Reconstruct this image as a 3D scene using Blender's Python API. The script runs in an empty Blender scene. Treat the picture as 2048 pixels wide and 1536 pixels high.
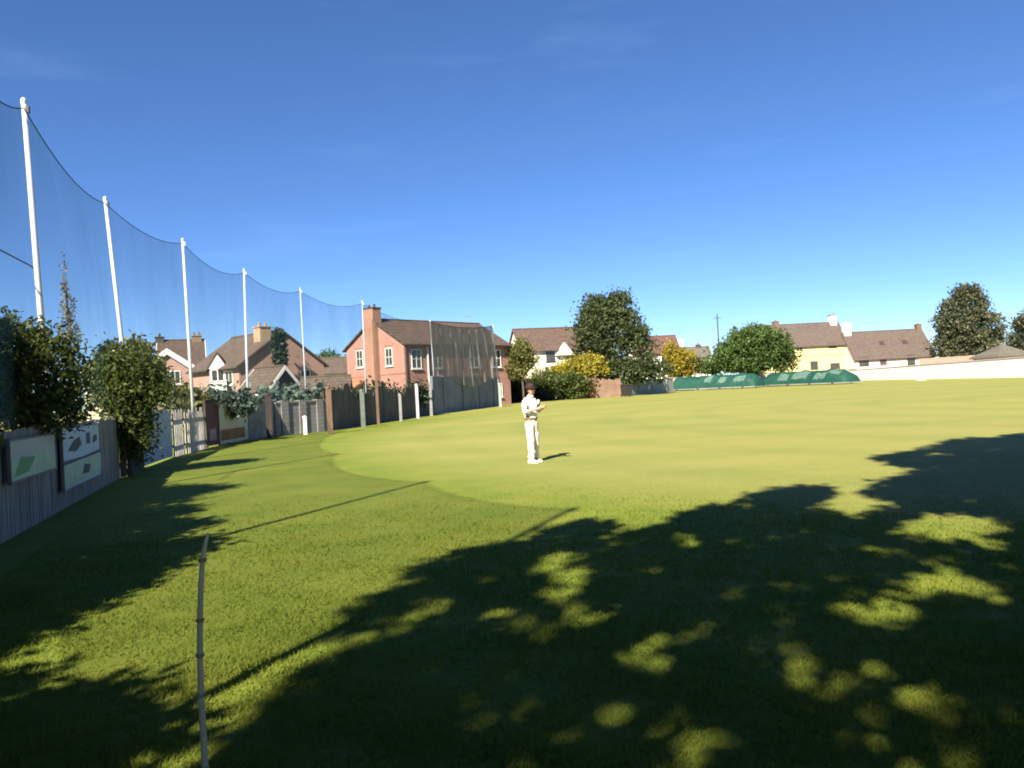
import bpy, math, random
import numpy as np
from mathutils import Vector, Matrix

SC = bpy.context.scene
COL = SC.collection
R = math.radians
rnd = random.Random(7)
rng = np.random.default_rng(11)

# ------------------------------------------------------------------ camera model
F = 1550.0
CAMH = 1.7
ROLL, PITCH = R(3.0), R(0.33)
cr, sr, cp, sp = math.cos(ROLL), math.sin(ROLL), math.cos(PITCH), math.sin(PITCH)
AX_R = Vector((cr, sr * sp, -sr * cp))
AX_U = Vector((sr, -cr * sp, cr * cp))
AX_F = Vector((0, cp, sp))
EYE = Vector((0, 0, CAMH))

def ray(x, y):
    return AX_F + AX_R * ((x - 1024) / F) + AX_U * ((768 - y) / F)

def G(x, y, z=0.0):
    d = ray(x, y)
    return EYE + d * ((z - CAMH) / d.z)

def P(x, y, Y):
    d = ray(x, y)
    return EYE + d * (Y / d.y)

def pix(p):
    v = Vector(p) - EYE
    w = v.dot(AX_F)
    if w < 0.05:
        return None
    return (1024 + F * v.dot(AX_R) / w, 768 - F * v.dot(AX_U) / w)

cam_d = bpy.data.cameras.new("camera")
cam = bpy.data.objects.new("camera", cam_d)
COL.objects.link(cam)
cam_d.sensor_width = 36
cam_d.lens = 36 * F / 2048
cam_d.clip_start, cam_d.clip_end = 0.05, 3000
m3 = Matrix((AX_R, AX_U, -AX_F)).transposed()
cam.matrix_world = Matrix.Translation(EYE) @ m3.to_4x4()
SC.camera = cam

# ------------------------------------------------------------------ light
AZ, EL = R(23), R(39)
SH = Vector((math.sin(AZ), math.cos(AZ), 0))            # shadows run this way
TOSUN = Vector((-SH.x * math.cos(EL), -SH.y * math.cos(EL), math.sin(EL)))
sd = bpy.data.lights.new("sun", "SUN")
sd.energy, sd.angle, sd.color = 5.0, R(0.8), (1.0, 0.90, 0.74)
so = bpy.data.objects.new("sun", sd)
COL.objects.link(so)
so.rotation_euler = TOSUN.to_track_quat('Z', 'Y').to_euler()
so.location = (0, -20, 40)

w = bpy.data.worlds.new("World")
SC.world = w
w.use_nodes = True
nt = w.node_tree
bg = nt.nodes["Background"]
sky = nt.nodes.new("ShaderNodeTexSky")
sky.sky_type = 'NISHITA'
sky.sun_disc = False
sky.sun_elevation = EL
sky.sun_rotation = R(203)
sky.altitude = 2500
sky.air_density, sky.dust_density, sky.ozone_density = 0.95, 0.0, 2.2
# faint cirrus streaks, laid out by sky direction
tc = nt.nodes.new("ShaderNodeTexCoord")
mp = nt.nodes.new("ShaderNodeMapping")
mp.inputs['Scale'].default_value = (3.0, 3.0, 14.0)
mp.inputs['Rotation'].default_value = (0, R(14), 0)
ns = nt.nodes.new("ShaderNodeTexNoise")
ns.inputs['Scale'].default_value = 1.6
ns.inputs['Detail'].default_value = 5
rp = nt.nodes.new("ShaderNodeValToRGB")
rp.color_ramp.elements[0].position = 0.60
rp.color_ramp.elements[1].position = 0.86
rp.color_ramp.elements[0].color = (0, 0, 0, 1)
rp.color_ramp.elements[1].color = (0.03, 0.03, 0.03, 1)
mxs = nt.nodes.new("ShaderNodeMix")
mxs.data_type = 'RGBA'
gm = nt.nodes.new("ShaderNodeGamma")
gm.inputs[1].default_value = 1.0
L = nt.links.new
L(tc.outputs['Generated'], mp.inputs['Vector'])
L(mp.outputs[0], ns.inputs['Vector'])
L(ns.outputs[0], rp.inputs[0])
L(rp.outputs[0], mxs.inputs[0])
hs = nt.nodes.new("ShaderNodeHueSaturation")
hs.inputs['Saturation'].default_value = 1.14
hs.inputs['Hue'].default_value = 0.508
L(sky.outputs[0], hs.inputs['Color'])
L(hs.outputs[0], mxs.inputs[6])
mxs.inputs[7].default_value = (11, 13, 16, 1)
sepz = nt.nodes.new("ShaderNodeSeparateXYZ")
L(tc.outputs['Generated'], sepz.inputs[0])
rz_ = nt.nodes.new("ShaderNodeValToRGB")
els = rz_.color_ramp.elements
els[0].position, els[0].color = 0.0, (0.62, 0.74, 0.90, 1)
els[1].position, els[1].color = 0.45, (0.80, 0.94, 1.0, 1)
e_ = els.new(0.12); e_.color = (0.66, 0.80, 0.95, 1)
L(sepz.outputs[2], rz_.inputs[0])
mul = nt.nodes.new("ShaderNodeMix")
mul.data_type, mul.blend_type = 'RGBA', 'MULTIPLY'
mul.inputs[0].default_value = 1.0
L(mxs.outputs[2], mul.inputs[6])
L(rz_.outputs[0], mul.inputs[7])
L(mul.outputs[2], gm.inputs[0])
L(gm.outputs[0], bg.inputs[0])
bg.inputs[1].default_value = 0.053

SC.view_settings.view_transform = 'Standard'
SC.view_settings.look = 'None'
SC.view_settings.exposure = 1.75
SC.view_settings.gamma = 1.0
SC.render.engine = 'CYCLES'
SC.cycles.max_bounces = 6
SC.cycles.transparent_max_bounces = 12
SC.cycles.use_denoising = True
SC.cycles.filter_width = 1.9

# ------------------------------------------------------------------ materials
def nodes_of(name):
    m = bpy.data.materials.new(name)
    m.use_nodes = True
    t = m.node_tree
    b = t.nodes["Principled BSDF"]
    return m, t, b

def new(t, kind, **kw):
    n = t.nodes.new(kind)
    for k, v in kw.items():
        setattr(n, k, v)
    return n

def mixc(t, fac, a, b, blend='MIX'):
    n = new(t, "ShaderNodeMix", data_type='RGBA', blend_type=blend)
    for sock, v in ((n.inputs[0], fac), (n.inputs[6], a), (n.inputs[7], b)):
        if hasattr(v, 'is_output'):
            t.links.new(v, sock)
        elif isinstance(v, (int, float)):
            sock.default_value = v
        else:
            sock.default_value = (*v, 1) if len(v) == 3 else v
    return n.outputs[2]

def noise(t, scale, detail=4, vec=None, rough=0.6):
    n = new(t, "ShaderNodeTexNoise")
    n.inputs['Scale'].default_value = scale
    n.inputs['Detail'].default_value = detail
    n.inputs['Roughness'].default_value = rough
    if vec is not None:
        t.links.new(vec, n.inputs['Vector'])
    return n.outputs[0]

def ramp(t, fac, p0, p1, c0=(0, 0, 0), c1=(1, 1, 1)):
    n = new(t, "ShaderNodeValToRGB")
    n.color_ramp.elements[0].position = p0
    n.color_ramp.elements[1].position = p1
    n.color_ramp.elements[0].color = (*c0, 1)
    n.color_ramp.elements[1].color = (*c1, 1)
    t.links.new(fac, n.inputs[0])
    return n.outputs[0]

def objvec(t, scale=(1, 1, 1)):
    c = new(t, "ShaderNodeTexCoord")
    m = new(t, "ShaderNodeMapping")
    m.inputs['Scale'].default_value = scale
    t.links.new(c.outputs['Object'], m.inputs['Vector'])
    return m.outputs[0]

def bump(t, b, h, strength=0.4, dist=0.02):
    n = new(t, "ShaderNodeBump")
    n.inputs['Strength'].default_value = strength
    n.inputs['Distance'].default_value = dist
    t.links.new(h, n.inputs['Height'])
    t.links.new(n.outputs[0], b.inputs['Normal'])

MATS = {}
ALB = 0.88
def plain(name, col, rough=0.7, var=0.25, scale=3.0, stretch=(1, 1, 1), metal=0.0, fine=30.0, bmp=0.25, spec=0.3):
    """paint / render / timber: base colour with worn mottling and a fine bump"""
    if name in MATS:
        return MATS[name]
    col = tuple(x * ALB for x in col)
    m, t, b = nodes_of(name)
    v = objvec(t, stretch)
    n1 = noise(t, scale, 5, v)
    n2 = noise(t, fine, 3, v)
    dark = tuple(c * (1 - var) for c in col)
    lite = tuple(min(0.9, c * (1 + var * 0.6)) for c in col)
    c = mixc(t, ramp(t, n1, 0.3, 0.7), dark, lite)
    c = mixc(t, ramp(t, n2, 0.35, 0.75), c, mixc(t, 0.5, c, dark))
    t.links.new(c, b.inputs['Base Color'])
    b.inputs['Roughness'].default_value = rough
    b.inputs['Metallic'].default_value = metal
    b.inputs['Specular IOR Level'].default_value = spec
    if bmp:
        bump(t, b, n2, bmp, 0.01)
    MATS[name] = m
    return m

def brick(name, c1, c2, mortar, scale=1.0, wallvar=0.25):
    if name in MATS:
        return MATS[name]
    m, t, b = nodes_of(name)
    c1, c2, mortar = (tuple(x * ALB for x in q) for q in (c1, c2, mortar))
    c = new(t, "ShaderNodeTexCoord")
    # bricks run along whichever wall direction: use x+y for the course
    sep = new(t, "ShaderNodeSeparateXYZ")
    t.links.new(c.outputs['Object'], sep.inputs[0])
    add = new(t, "ShaderNodeMath", operation='ADD')
    t.links.new(sep.outputs[0], add.inputs[0])
    t.links.new(sep.outputs[1], add.inputs[1])
    cmb = new(t, "ShaderNodeCombineXYZ")
    t.links.new(add.outputs[0], cmb.inputs[0])
    t.links.new(sep.outputs[2], cmb.inputs[1])
    br = new(t, "ShaderNodeTexBrick")
    br.inputs['Scale'].default_value = scale
    br.inputs['Brick Width'].default_value = 0.24
    br.inputs['Row Height'].default_value = 0.085
    br.inputs['Mortar Size'].default_value = 0.008
    br.inputs['Color1'].default_value = (*c1, 1)
    br.inputs['Color2'].default_value = (*c2, 1)
    br.inputs['Mortar'].default_value = (*mortar, 1)
    t.links.new(cmb.outputs[0], br.inputs['Vector'])
    n = noise(t, 0.9, 5, c.outputs['Object'])
    col = mixc(t, ramp(t, n, 0.3, 0.75), mixc(t, wallvar, br.outputs[0], (0.12, 0.07, 0.06)), br.outputs[0])
    t.links.new(col, b.inputs['Base Color'])
    b.inputs['Roughness'].default_value = 0.9
    b.inputs['Specular IOR Level'].default_value = 0.2
    bump(t, b, br.outputs['Fac'], -0.4, 0.01)
    MATS[name] = m
    return m

def tiles(name, col, var=0.35):
    if name in MATS:
        return MATS[name]
    col = tuple(x * ALB for x in col)
    m, t, b = nodes_of(name)
    c = new(t, "ShaderNodeTexCoord")
    sep = new(t, "ShaderNodeSeparateXYZ")
    t.links.new(c.outputs['Object'], sep.inputs[0])
    cmb = new(t, "ShaderNodeCombineXYZ")
    t.links.new(sep.outputs[0], cmb.inputs[0])
    t.links.new(sep.outputs[2], cmb.inputs[1])
    br = new(t, "ShaderNodeTexBrick")
    br.inputs['Scale'].default_value = 1.0
    br.inputs['Brick Width'].default_value = 0.34
    br.inputs['Row Height'].default_value = 0.24
    br.inputs['Mortar Size'].default_value = 0.018
    br.inputs['Color1'].default_value = (*[x * (1 + var * .5) for x in col], 1)
    br.inputs['Color2'].default_value = (*[x * (1 - var * .5) for x in col], 1)
    br.inputs['Mortar'].default_value = (*[x * 0.45 for x in col], 1)
    t.links.new(cmb.outputs[0], br.inputs['Vector'])
    n = noise(t, 0.7, 6, c.outputs['Object'])
    moss = mixc(t, ramp(t, n, 0.5, 0.8), br.outputs[0], (col[0] * .9, col[1] * 1.05, col[2] * .7))
    t.links.new(moss, b.inputs['Base Color'])
    b.inputs['Roughness'].default_value = 0.85
    b.inputs['Specular IOR Level'].default_value = 0.25
    bump(t, b, br.outputs['Fac'], -0.6, 0.02)
    MATS[name] = m
    return m

def leafmat(name, dark, lite, trans=0.35):
    if name in MATS:
        return MATS[name]
    m, t, b = nodes_of(name)
    a = new(t, "ShaderNodeAttribute", attribute_name="tint")
    col = mixc(t, a.outputs['Fac'], dark, lite)
    t.links.new(col, b.inputs['Base Color'])
    b.inputs['Roughness'].default_value = 0.55
    b.inputs['Specular IOR Level'].default_value = 0.3
    tr = new(t, "ShaderNodeBsdfTranslucent")
    tcol = mixc(t, 0.5, col, (lite[0] * 1.3, lite[1] * 1.3, lite[2] * .6))
    t.links.new(tcol, tr.inputs[0])
    ms = new(t, "ShaderNodeMixShader")
    ms.inputs[0].default_value = trans
    t.links.new(b.outputs[0], ms.inputs[1])
    t.links.new(tr.outputs[0], ms.inputs[2])
    t.links.new(ms.outputs[0], t.nodes["Material Output"].inputs[0])
    MATS[name] = m
    return m

def netmat(name, col, dens, streak=None, trans=0.0):
    m, t, b = nodes_of(name)
    v = objvec(t, streak or (1, 1, 1))
    n = noise(t, 0.5, 4, v)
    f = ramp(t, n, 0.3, 0.75, (dens * .75,) * 3, (min(1, dens * 1.25),) * 3)
    tb = new(t, "ShaderNodeBsdfTransparent")
    ms = new(t, "ShaderNodeMixShader")
    n2 = noise(t, 1.7, 4, v)
    c = mixc(t, ramp(t, n2, 0.3, 0.7), tuple(x * .6 for x in col), tuple(x * 1.3 for x in col))
    t.links.new(c, b.inputs['Base Color'])
    b.inputs['Roughness'].default_value = 0.9
    b.inputs['Specular IOR Level'].default_value = 0.1
    t.links.new(f, ms.inputs[0])
    t.links.new(tb.outputs[0], ms.inputs[1])
    t.links.new(b.outputs[0], ms.inputs[2])
    t.links.new(ms.outputs[0], t.nodes["Material Output"].inputs[0])
    return m

def glassmat():
    m, t, b = nodes_of("window_glass")
    n = noise(t, 0.8, 2, objvec(t))
    c = mixc(t, n, (0.02, 0.022, 0.025), (0.06, 0.06, 0.055))
    t.links.new(c, b.inputs['Base Color'])
    b.inputs['Roughness'].default_value = 0.08
    b.inputs['Specular IOR Level'].default_value = 0.6
    return m
GLASS = glassmat()

# grass: mown outfield inside the boundary circle, rougher and greener outside it
BC, BR = (29.3, 34.0), 35.2
def grassmat(name, blades=False):
    m, t, b = nodes_of(name)
    g = new(t, "ShaderNodeNewGeometry")
    pos = g.outputs['Position']
    sub = new(t, "ShaderNodeVectorMath", operation='DISTANCE')
    sep = new(t, "ShaderNodeSeparateXYZ")
    t.links.new(pos, sep.inputs[0])
    cmb = new(t, "ShaderNodeCombineXYZ")
    t.links.new(sep.outputs[0], cmb.inputs[0])
    t.links.new(sep.outputs[1], cmb.inputs[1])
    flat = cmb.outputs[0]
    t.links.new(flat, sub.inputs[0])
    sub.inputs[1].default_value = (BC[0], BC[1], 0)
    wob = noise(t, 0.9, 3, flat)
    ma = new(t, "ShaderNodeMath", operation='MULTIPLY_ADD')
    t.links.new(wob, ma.inputs[0])
    ma.inputs[1].default_value = 1.2
    t.links.new(sub.outputs['Value'], ma.inputs[2])
    mr = new(t, "ShaderNodeMapRange")
    mr.inputs['From Min'].default_value = BR - 1.1
    mr.inputs['From Max'].default_value = BR + 2.0
    t.links.new(ma.outputs[0], mr.inputs['Value'])
    my = new(t, "ShaderNodeMapRange")
    my.inputs['From Min'].default_value, my.inputs['From Max'].default_value = 42, 66
    my.inputs['To Min'].default_value, my.inputs['To Max'].default_value = 1, 0
    t.links.new(sep.outputs[1], my.inputs['Value'])
    mm = new(t, "ShaderNodeMath", operation='MULTIPLY')
    t.links.new(mr.outputs[0], mm.inputs[0])
    t.links.new(my.outputs[0], mm.inputs[1])
    big = noise(t, 0.11, 4, flat)
    # mower bands: noise stretched along the mowing direction
    mpn = new(t, "ShaderNodeMapping")
    mpn.inputs['Rotation'].default_value = (0, 0, R(-12))
    mpn.inputs['Scale'].default_value = (0.05, 0.22, 1)
    t.links.new(flat, mpn.inputs['Vector'])
    band = noise(t, 1.0, 3, mpn.outputs[0])
    mid = noise(t, 0.8, 5, flat)
    fine = noise(t, 22, 4, flat, 0.75)
    k = 1.3 if blades else 1.0
    c_out = mixc(t, ramp(t, band, 0.36, 0.62), tuple(x * k for x in (0.205, 0.232, 0.056)), tuple(x * k for x in (0.290, 0.272, 0.078)))
    c_out = mixc(t, ramp(t, big, 0.35, 0.65), c_out, mixc(t, 0.45, c_out, (0.290, 0.262, 0.080)))
    c_out = mixc(t, ramp(t, noise(t, 2.4, 6, flat, .7), 0.3, 0.7), mixc(t, 0.22, c_out, (0.10, 0.13, 0.02)), c_out)
    sn = new(t, "ShaderNodeMath", operation='MULTIPLY')
    t.links.new(ma.outputs[0], sn.inputs[0])
    sn.inputs[1].default_value = 1.55
    s2 = new(t, "ShaderNodeMath", operation='SINE')
    t.links.new(sn.outputs[0], s2.inputs[0])
    c_out = mixc(t, ramp(t, s2.outputs[0], 0.0, 0.9, (0, 0, 0), (.16, .16, .16)), c_out, (0.10, 0.15, 0.025))
    c_rgh = mixc(t, ramp(t, mid, 0.3, 0.7), tuple(x * k for x in (0.112, 0.162, 0.019)), tuple(x * k for x in (0.180, 0.205, 0.030)))
    c = mixc(t, mm.outputs[0], c_out, c_rgh)
    c = mixc(t, ramp(t, fine, 0.3, 0.75), mixc(t, 0.35, c, (0.05, 0.06, 0.01)), c)
    t.links.new(c, b.inputs['Base Color'])
    b.inputs['Roughness'].default_value = 0.8
    b.inputs['Specular IOR Level'].default_value = 0.15
    if blades:
        tr = new(t, "ShaderNodeBsdfTranslucent")
        t.links.new(c, tr.inputs[0])
        ms = new(t, "ShaderNodeMixShader")
        ms.inputs[0].default_value = 0.45
        t.links.new(b.outputs[0], ms.inputs[1])
        t.links.new(tr.outputs[0], ms.inputs[2])
        t.links.new(ms.outputs[0], t.nodes["Material Output"].inputs[0])
    else:
        bump(t, b, noise(t, 60, 5, flat, 0.8), 0.5, 0.03)
    return m

# ------------------------------------------------------------------ object helpers
def tag(o, label=None, cat=None, group=None, kind=None):
    if label: o['label'] = label
    if cat: o['category'] = cat
    if group: o['group'] = group
    if kind: o['kind'] = kind
    return o

def empty(name, loc=(0, 0, 0), rz=0.0):
    o = bpy.data.objects.new(name, None)
    o.location = loc
    o.rotation_euler = (0, 0, rz)
    o.empty_display_size = 0.3
    COL.objects.link(o)
    return o

class MB:
    def __init__(s):
        s.v, s.f = [], []
    def add(s, vs, fs):
        n = len(s.v)
        s.v += [tuple(v) for v in vs]
        s.f += [tuple(i + n for i in f) for f in fs]
        return s
    def box(s, c, d, rz=0.0, tilt=None):
        x, y, z = (q / 2 for q in d)
        vs = [Vector((a * x, b * y, e * z)) for a in (-1, 1) for b in (-1, 1) for e in (-1, 1)]
        M = Matrix.Rotation(rz, 3, 'Z')
        if tilt is not None:
            M = M @ tilt
        vs = [M @ v + Vector(c) for v in vs]
        return s.add(vs, [(0, 1, 3, 2), (4, 6, 7, 5), (0, 4, 5, 1), (2, 3, 7, 6), (0, 2, 6, 4), (1, 5, 7, 3)])
    def prism(s, poly, a, b, axis='x'):
        """extrude a 2-D polygon: axis x -> poly is (y,z); axis z -> (x,y); axis y -> (x,z)"""
        def pt(p, k):
            return {'x': (k, p[0], p[1]), 'z': (p[0], p[1], k), 'y': (p[0], k, p[1])}[axis]
        n = len(poly)
        vs = [pt(p, a) for p in poly] + [pt(p, b) for p in poly]
        fs = [tuple(range(n))[::-1], tuple(range(n, 2 * n))]
        fs += [(i, (i + 1) % n, n + (i + 1) % n, n + i) for i in range(n)]
        return s.add(vs, fs)
    def tube(s, pts, rad, n=8, cap=True):
        pts = [Vector(p) for p in pts]
        rad = [rad] * len(pts) if isinstance(rad, (int, float)) else rad
        vs, fs = [], []
        for i, p in enumerate(pts):
            d = (pts[min(i + 1, len(pts) - 1)] - pts[max(i - 1, 0)]).normalized()
            up = Vector((0, 0, 1)) if abs(d.z) < 0.95 else Vector((1, 0, 0))
            a = d.cross(up).normalized()
            b = d.cross(a)
            vs += [p + (a * math.cos(q) + b * math.sin(q)) * rad[i] for q in (2 * math.pi * k / n for k in range(n))]
        for i in range(len(pts) - 1):
            fs += [(i * n + k, i * n + (k + 1) % n, (i + 1) * n + (k + 1) % n, (i + 1) * n + k) for k in range(n)]
        if cap:
            fs += [tuple(range(n))[::-1], tuple(range((len(pts) - 1) * n, len(pts) * n))]
        return s.add(vs, fs)
    def lathe(s, prof, c=(0, 0, 0), n=16, sx=1.0, sy=1.0):
        vs, fs = [], []
        for r, z in prof:
            vs += [(c[0] + sx * r * math.cos(2 * math.pi * k / n), c[1] + sy * r * math.sin(2 * math.pi * k / n), c[2] + z) for k in range(n)]
        for i in range(len(prof) - 1):
            fs += [(i * n + k, i * n + (k + 1) % n, (i + 1) * n + (k + 1) % n, (i + 1) * n + k) for k in range(n)]
        fs += [tuple(range(n))[::-1], tuple(range((len(prof) - 1) * n, len(prof) * n))]
        return s.add(vs, fs)
    def build(s, name, mat, parent=None, bevel=0.0, smooth=False):
        me = bpy.data.meshes.new(name)
        me.from_pydata(s.v, [], s.f)
        me.materials.append(mat)
        import bmesh
        bm = bmesh.new()
        bm.from_mesh(me)
        bmesh.ops.recalc_face_normals(bm, faces=bm.faces)
        bm.to_mesh(me)
        bm.free()
        if smooth:
            me.shade_smooth()
        o = bpy.data.objects.new(name, me)
        COL.objects.link(o)
        if parent is not None:
            o.parent = parent
        if bevel:
            md = o.modifiers.new("edge", 'BEVEL')
            md.width = bevel
            md.segments = 2
            md.limit_method = 'ANGLE'
        return o

def np_mesh(name, verts, quads, mat, parent=None, tint=None, tri=False):
    k = 3 if tri else 4
    me = bpy.data.meshes.new(name)
    nv, nf = len(verts), len(quads)
    me.vertices.add(nv)
    me.vertices.foreach_set("co", np.asarray(verts, dtype=np.float32).ravel())
    me.loops.add(nf * k)
    me.loops.foreach_set("vertex_index", np.asarray(quads, dtype=np.int32).ravel())
    me.polygons.add(nf)
    me.polygons.foreach_set("loop_start", np.arange(0, nf * k, k, dtype=np.int32))
    me.polygons.foreach_set("loop_total", np.full(nf, k, dtype=np.int32))
    me.update(calc_edges=True)
    if tint is not None:
        at = me.attributes.new("tint", 'FLOAT', 'POINT')
        at.data.foreach_set("value", np.asarray(tint, dtype=np.float32))
    me.materials.append(mat)
    o = bpy.data.objects.new(name, me)
    COL.objects.link(o)
    if parent is not None:
        o.parent = parent
    return o

def leaves(name, centers, tints, size, mat, parent, aspect=0.6, droop=0.0):
    n = len(centers)
    a = rng.normal(size=(n, 3))
    a[:, 2] = a[:, 2] * (1 - droop) - droop * 1.2
    a /= np.linalg.norm(a, axis=1)[:, None]
    q = rng.normal(size=(n, 3))
    b = np.cross(a, q)
    b /= np.linalg.norm(b, axis=1)[:, None]
    s = size * rng.uniform(0.6, 1.35, size=(n, 1))
    a, b = a * s, b * s * aspect
    v = np.stack([centers - a, centers + b * 0.9 - a * .1, centers + a, centers - b * 0.9 - a * .1], axis=1).reshape(-1, 3)
    f = np.arange(4 * n).reshape(n, 4)
    return np_mesh(name, v, f, mat, parent, np.repeat(tints, 4))

def crown_pts(ells, ncl, per, spread, shell=0.5):
    E = np.array(ells, dtype=float)
    wt = (E[:, 3] * E[:, 4] * E[:, 5]) ** 0.67
    idx = rng.choice(len(E), size=ncl, p=wt / wt.sum())
    d = rng.normal(size=(ncl, 3))
    d /= np.linalg.norm(d, axis=1)[:, None]
    r = shell + (1 - shell) * rng.random((ncl, 1)) ** 0.6
    r *= rng.uniform(0.86, 1.12, size=(ncl, 1))
    c = E[idx, :3] + d * r * E[idx, 3:6]
    ct = rng.random(ncl)
    p = np.repeat(c, per, axis=0) + rng.normal(size=(ncl * per, 3)) * np.array(spread)
    t = np.clip(np.repeat(ct, per) + rng.normal(size=ncl * per) * 0.18, 0, 1)
    return p, t

BARK = plain("bark", (0.10, 0.075, 0.055), 0.9, 0.4, 6, (1, 1, .3), bmp=0.6)
def tree(name, label, cat, base, ells, mat, ncl, per, spread, leaf, trunk_r, trunk_h, group=None, shell=0.45, limbs=6, droop=0.0, aspect=0.6):
    root = empty(name, base)
    tag(root, label, cat, group)
    b = MB()
    top = Vector((rnd.uniform(-.1, .1), rnd.uniform(-.1, .1), trunk_h))
    b.tube([(0, 0, -0.1), (0.02, 0, trunk_h * .3), (top.x * .5, top.y * .5, trunk_h * .65), top],
           [trunk_r * 1.25, trunk_r, trunk_r * .8, trunk_r * .4], 9)
    for k in range(limbs):
        e = ells[k % len(ells)]
        a = rnd.uniform(0, 2 * math.pi)
        end = Vector((e[0] + e[3] * .6 * math.cos(a), e[1] + e[4] * .6 * math.sin(a), e[2] + e[5] * rnd.uniform(-.2, .5)))
        st = Vector((top.x * .6, top.y * .6, trunk_h * rnd.uniform(.55, .95)))
        mid = (st + end) / 2 + Vector((0, 0, 0.15 * (end - st).length))
        b.tube([st, mid, end], [trunk_r * .5, trunk_r * .3, trunk_r * .1], 6)
    b.build("trunk", BARK, root, smooth=True)
    if leaf > .2:
        per, leaf = int(per * 2.9), leaf * .62
    p, t = crown_pts(ells, ncl, per, spread, shell)
    p[:, 2] = np.maximum(p[:, 2], 0.05)
    leaves("crown", p, t, leaf, mat, root, aspect, droop)
    return root

# ================================================================== GROUND
s = 1500
field_mat = grassmat("grass_turf")
gm_ = MB().add([(-s, -60, 0), (s, -60, 0), (s, 2 * s, 0), (-s, 2 * s, 0)], [(0, 1, 2, 3)])
fld = gm_.build("field", field_mat)
tag(fld, kind="structure")

# foreground blades (uncountable)
NB = 230000
D = 2.9 + 13.0 * rng.random(NB) ** 1.7
X = rng.uniform(-0.74, 0.74, NB) * D
okm = (X > -0.36 * (D - 3) - 3.6) & (rng.random(NB) < np.clip((15.9 - D) / 7, 0, 1))
D, X = D[okm], X[okm]
NB = len(D)
dist = np.hypot(X - BC[0], D - BC[1])
rough_zone = dist > BR
hgt = np.where(rough_zone, 0.030, 0.013) * rng.uniform(0.4, 1.4, NB) * np.clip((17 - D) / 9, .2, 1)
hgt = hgt * (1 + .35 * np.sin(X * 2.1 + np.sin(D * 1.7) * 2) * np.sin(D * 2.6 + X) + .3 * np.sin(X * 7.3 + D * 3.1) * np.sin(D * 8.2 - X * 2.2))
ang = rng.uniform(0, 2 * np.pi, NB)
wid = 0.0030 * (1 + 0.14 * D) * rng.uniform(.7, 1.3, NB)
lean = rng.normal(size=(NB, 2)) * hgt[:, None] * 0.75
bx, by = np.cos(ang) * wid, np.sin(ang) * wid
v = np.empty((NB, 3, 3))
v[:, 0] = np.stack([X - bx, D - by, np.full(NB, -0.003)], 1)
v[:, 1] = np.stack([X + bx, D + by, np.full(NB, -0.003)], 1)
v[:, 2] = np.stack([X + lean[:, 0], D + lean[:, 1], hgt], 1)
gr = np_mesh("grass", v.reshape(-1, 3), np.arange(3 * NB).reshape(NB, 3), grassmat("grass_blades", True), None, None, True)
tag(gr, "short green grass blades covering the turf nearest the viewer", "grass", kind="stuff")

# ================================================================== FENCE LINE
def gxy(x, y):
    p = G(x, y)
    return (p.x, p.y)
FL = {k: gxy(*q) for k, q in dict(a=(0, 1088), b=(120, 1012), c=(240, 955), d=(288, 936), e=(345, 915), f=(413, 897), g=(438, 891),
      h=(497, 880), i=(550, 872), j=(655, 862), k=(760, 847), l=(866, 829), m=(1000, 811)).items()}

def frame_of(p, q):
    p, q = Vector((*p, 0)), Vector((*q, 0))
    return p, (q - p).length, math.atan2(q.y - p.y, q.x - p.x)

GREY_WOOD = plain("weathered_grey_timber", (0.27, 0.25, 0.235), 0.9, 0.45, 5, (1, 1, .15), bmp=.5)
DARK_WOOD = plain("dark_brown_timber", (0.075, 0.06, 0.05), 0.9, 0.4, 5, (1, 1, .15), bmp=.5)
PALE_PAINT = plain("pale_blue_white_paint", (0.50, 0.53, 0.58), 0.7, 0.22, 3)
WHITE_PAINT = plain("white_paint", (0.78, 0.77, 0.74), 0.55, 0.10, 3)
CREAM = plain("cream_render", (0.66, 0.58, 0.42), 0.9, 0.14, 1.5)
BROWN_POST = plain("brown_post_timber", (0.17, 0.105, 0.07), 0.85, 0.3, 6, (1, 1, .2))
RUST = plain("orange_brown_board", (0.36, 0.18, 0.08), 0.9, 0.4, 3)
RED_DOOR = plain("dark_red_door_paint", (0.14, 0.035, 0.045), 0.6, 0.35, 3)
STEEL = plain("galvanised_steel", (0.42, 0.44, 0.45), 0.45, 0.15, 5, metal=0.5)

def plank_fence(name, label, p, q, h, mat, plank=0.13, gap=0.012, jit=0.02, wavy=None, postmat=None, missing=0.0, group=None, post_step=2.0):
    p, Ln, rz = frame_of(p, q)
    root = empty(name, p, rz)
    tag(root, label, "fence", group)
    b = MB()
    x = 0.0
    while x < Ln - plank * .6:
        hh = h + rnd.uniform(-jit, jit) + (wavy(x) if wavy else 0)
        if rnd.random() > missing:
            b.box((x + plank / 2, rnd.uniform(-.004, .004), hh / 2 - .01), (plank - gap, 0.022, hh + .08), 0)
        x += plank
    b.build("planks", mat, root)
    for z in (0.35, h * .82):
        MB().box((Ln / 2, 0.045, z), (Ln, 0.05, 0.09)).build("rail", postmat or mat, root)
    n = max(1, int(Ln / post_step))
    for k in range(n + 1):
        MB().box((Ln * k / n, 0.12, h * .52), (0.1, 0.1, h * 1.05)).build("post", postmat or mat, root, bevel=.01)
    return root

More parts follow.
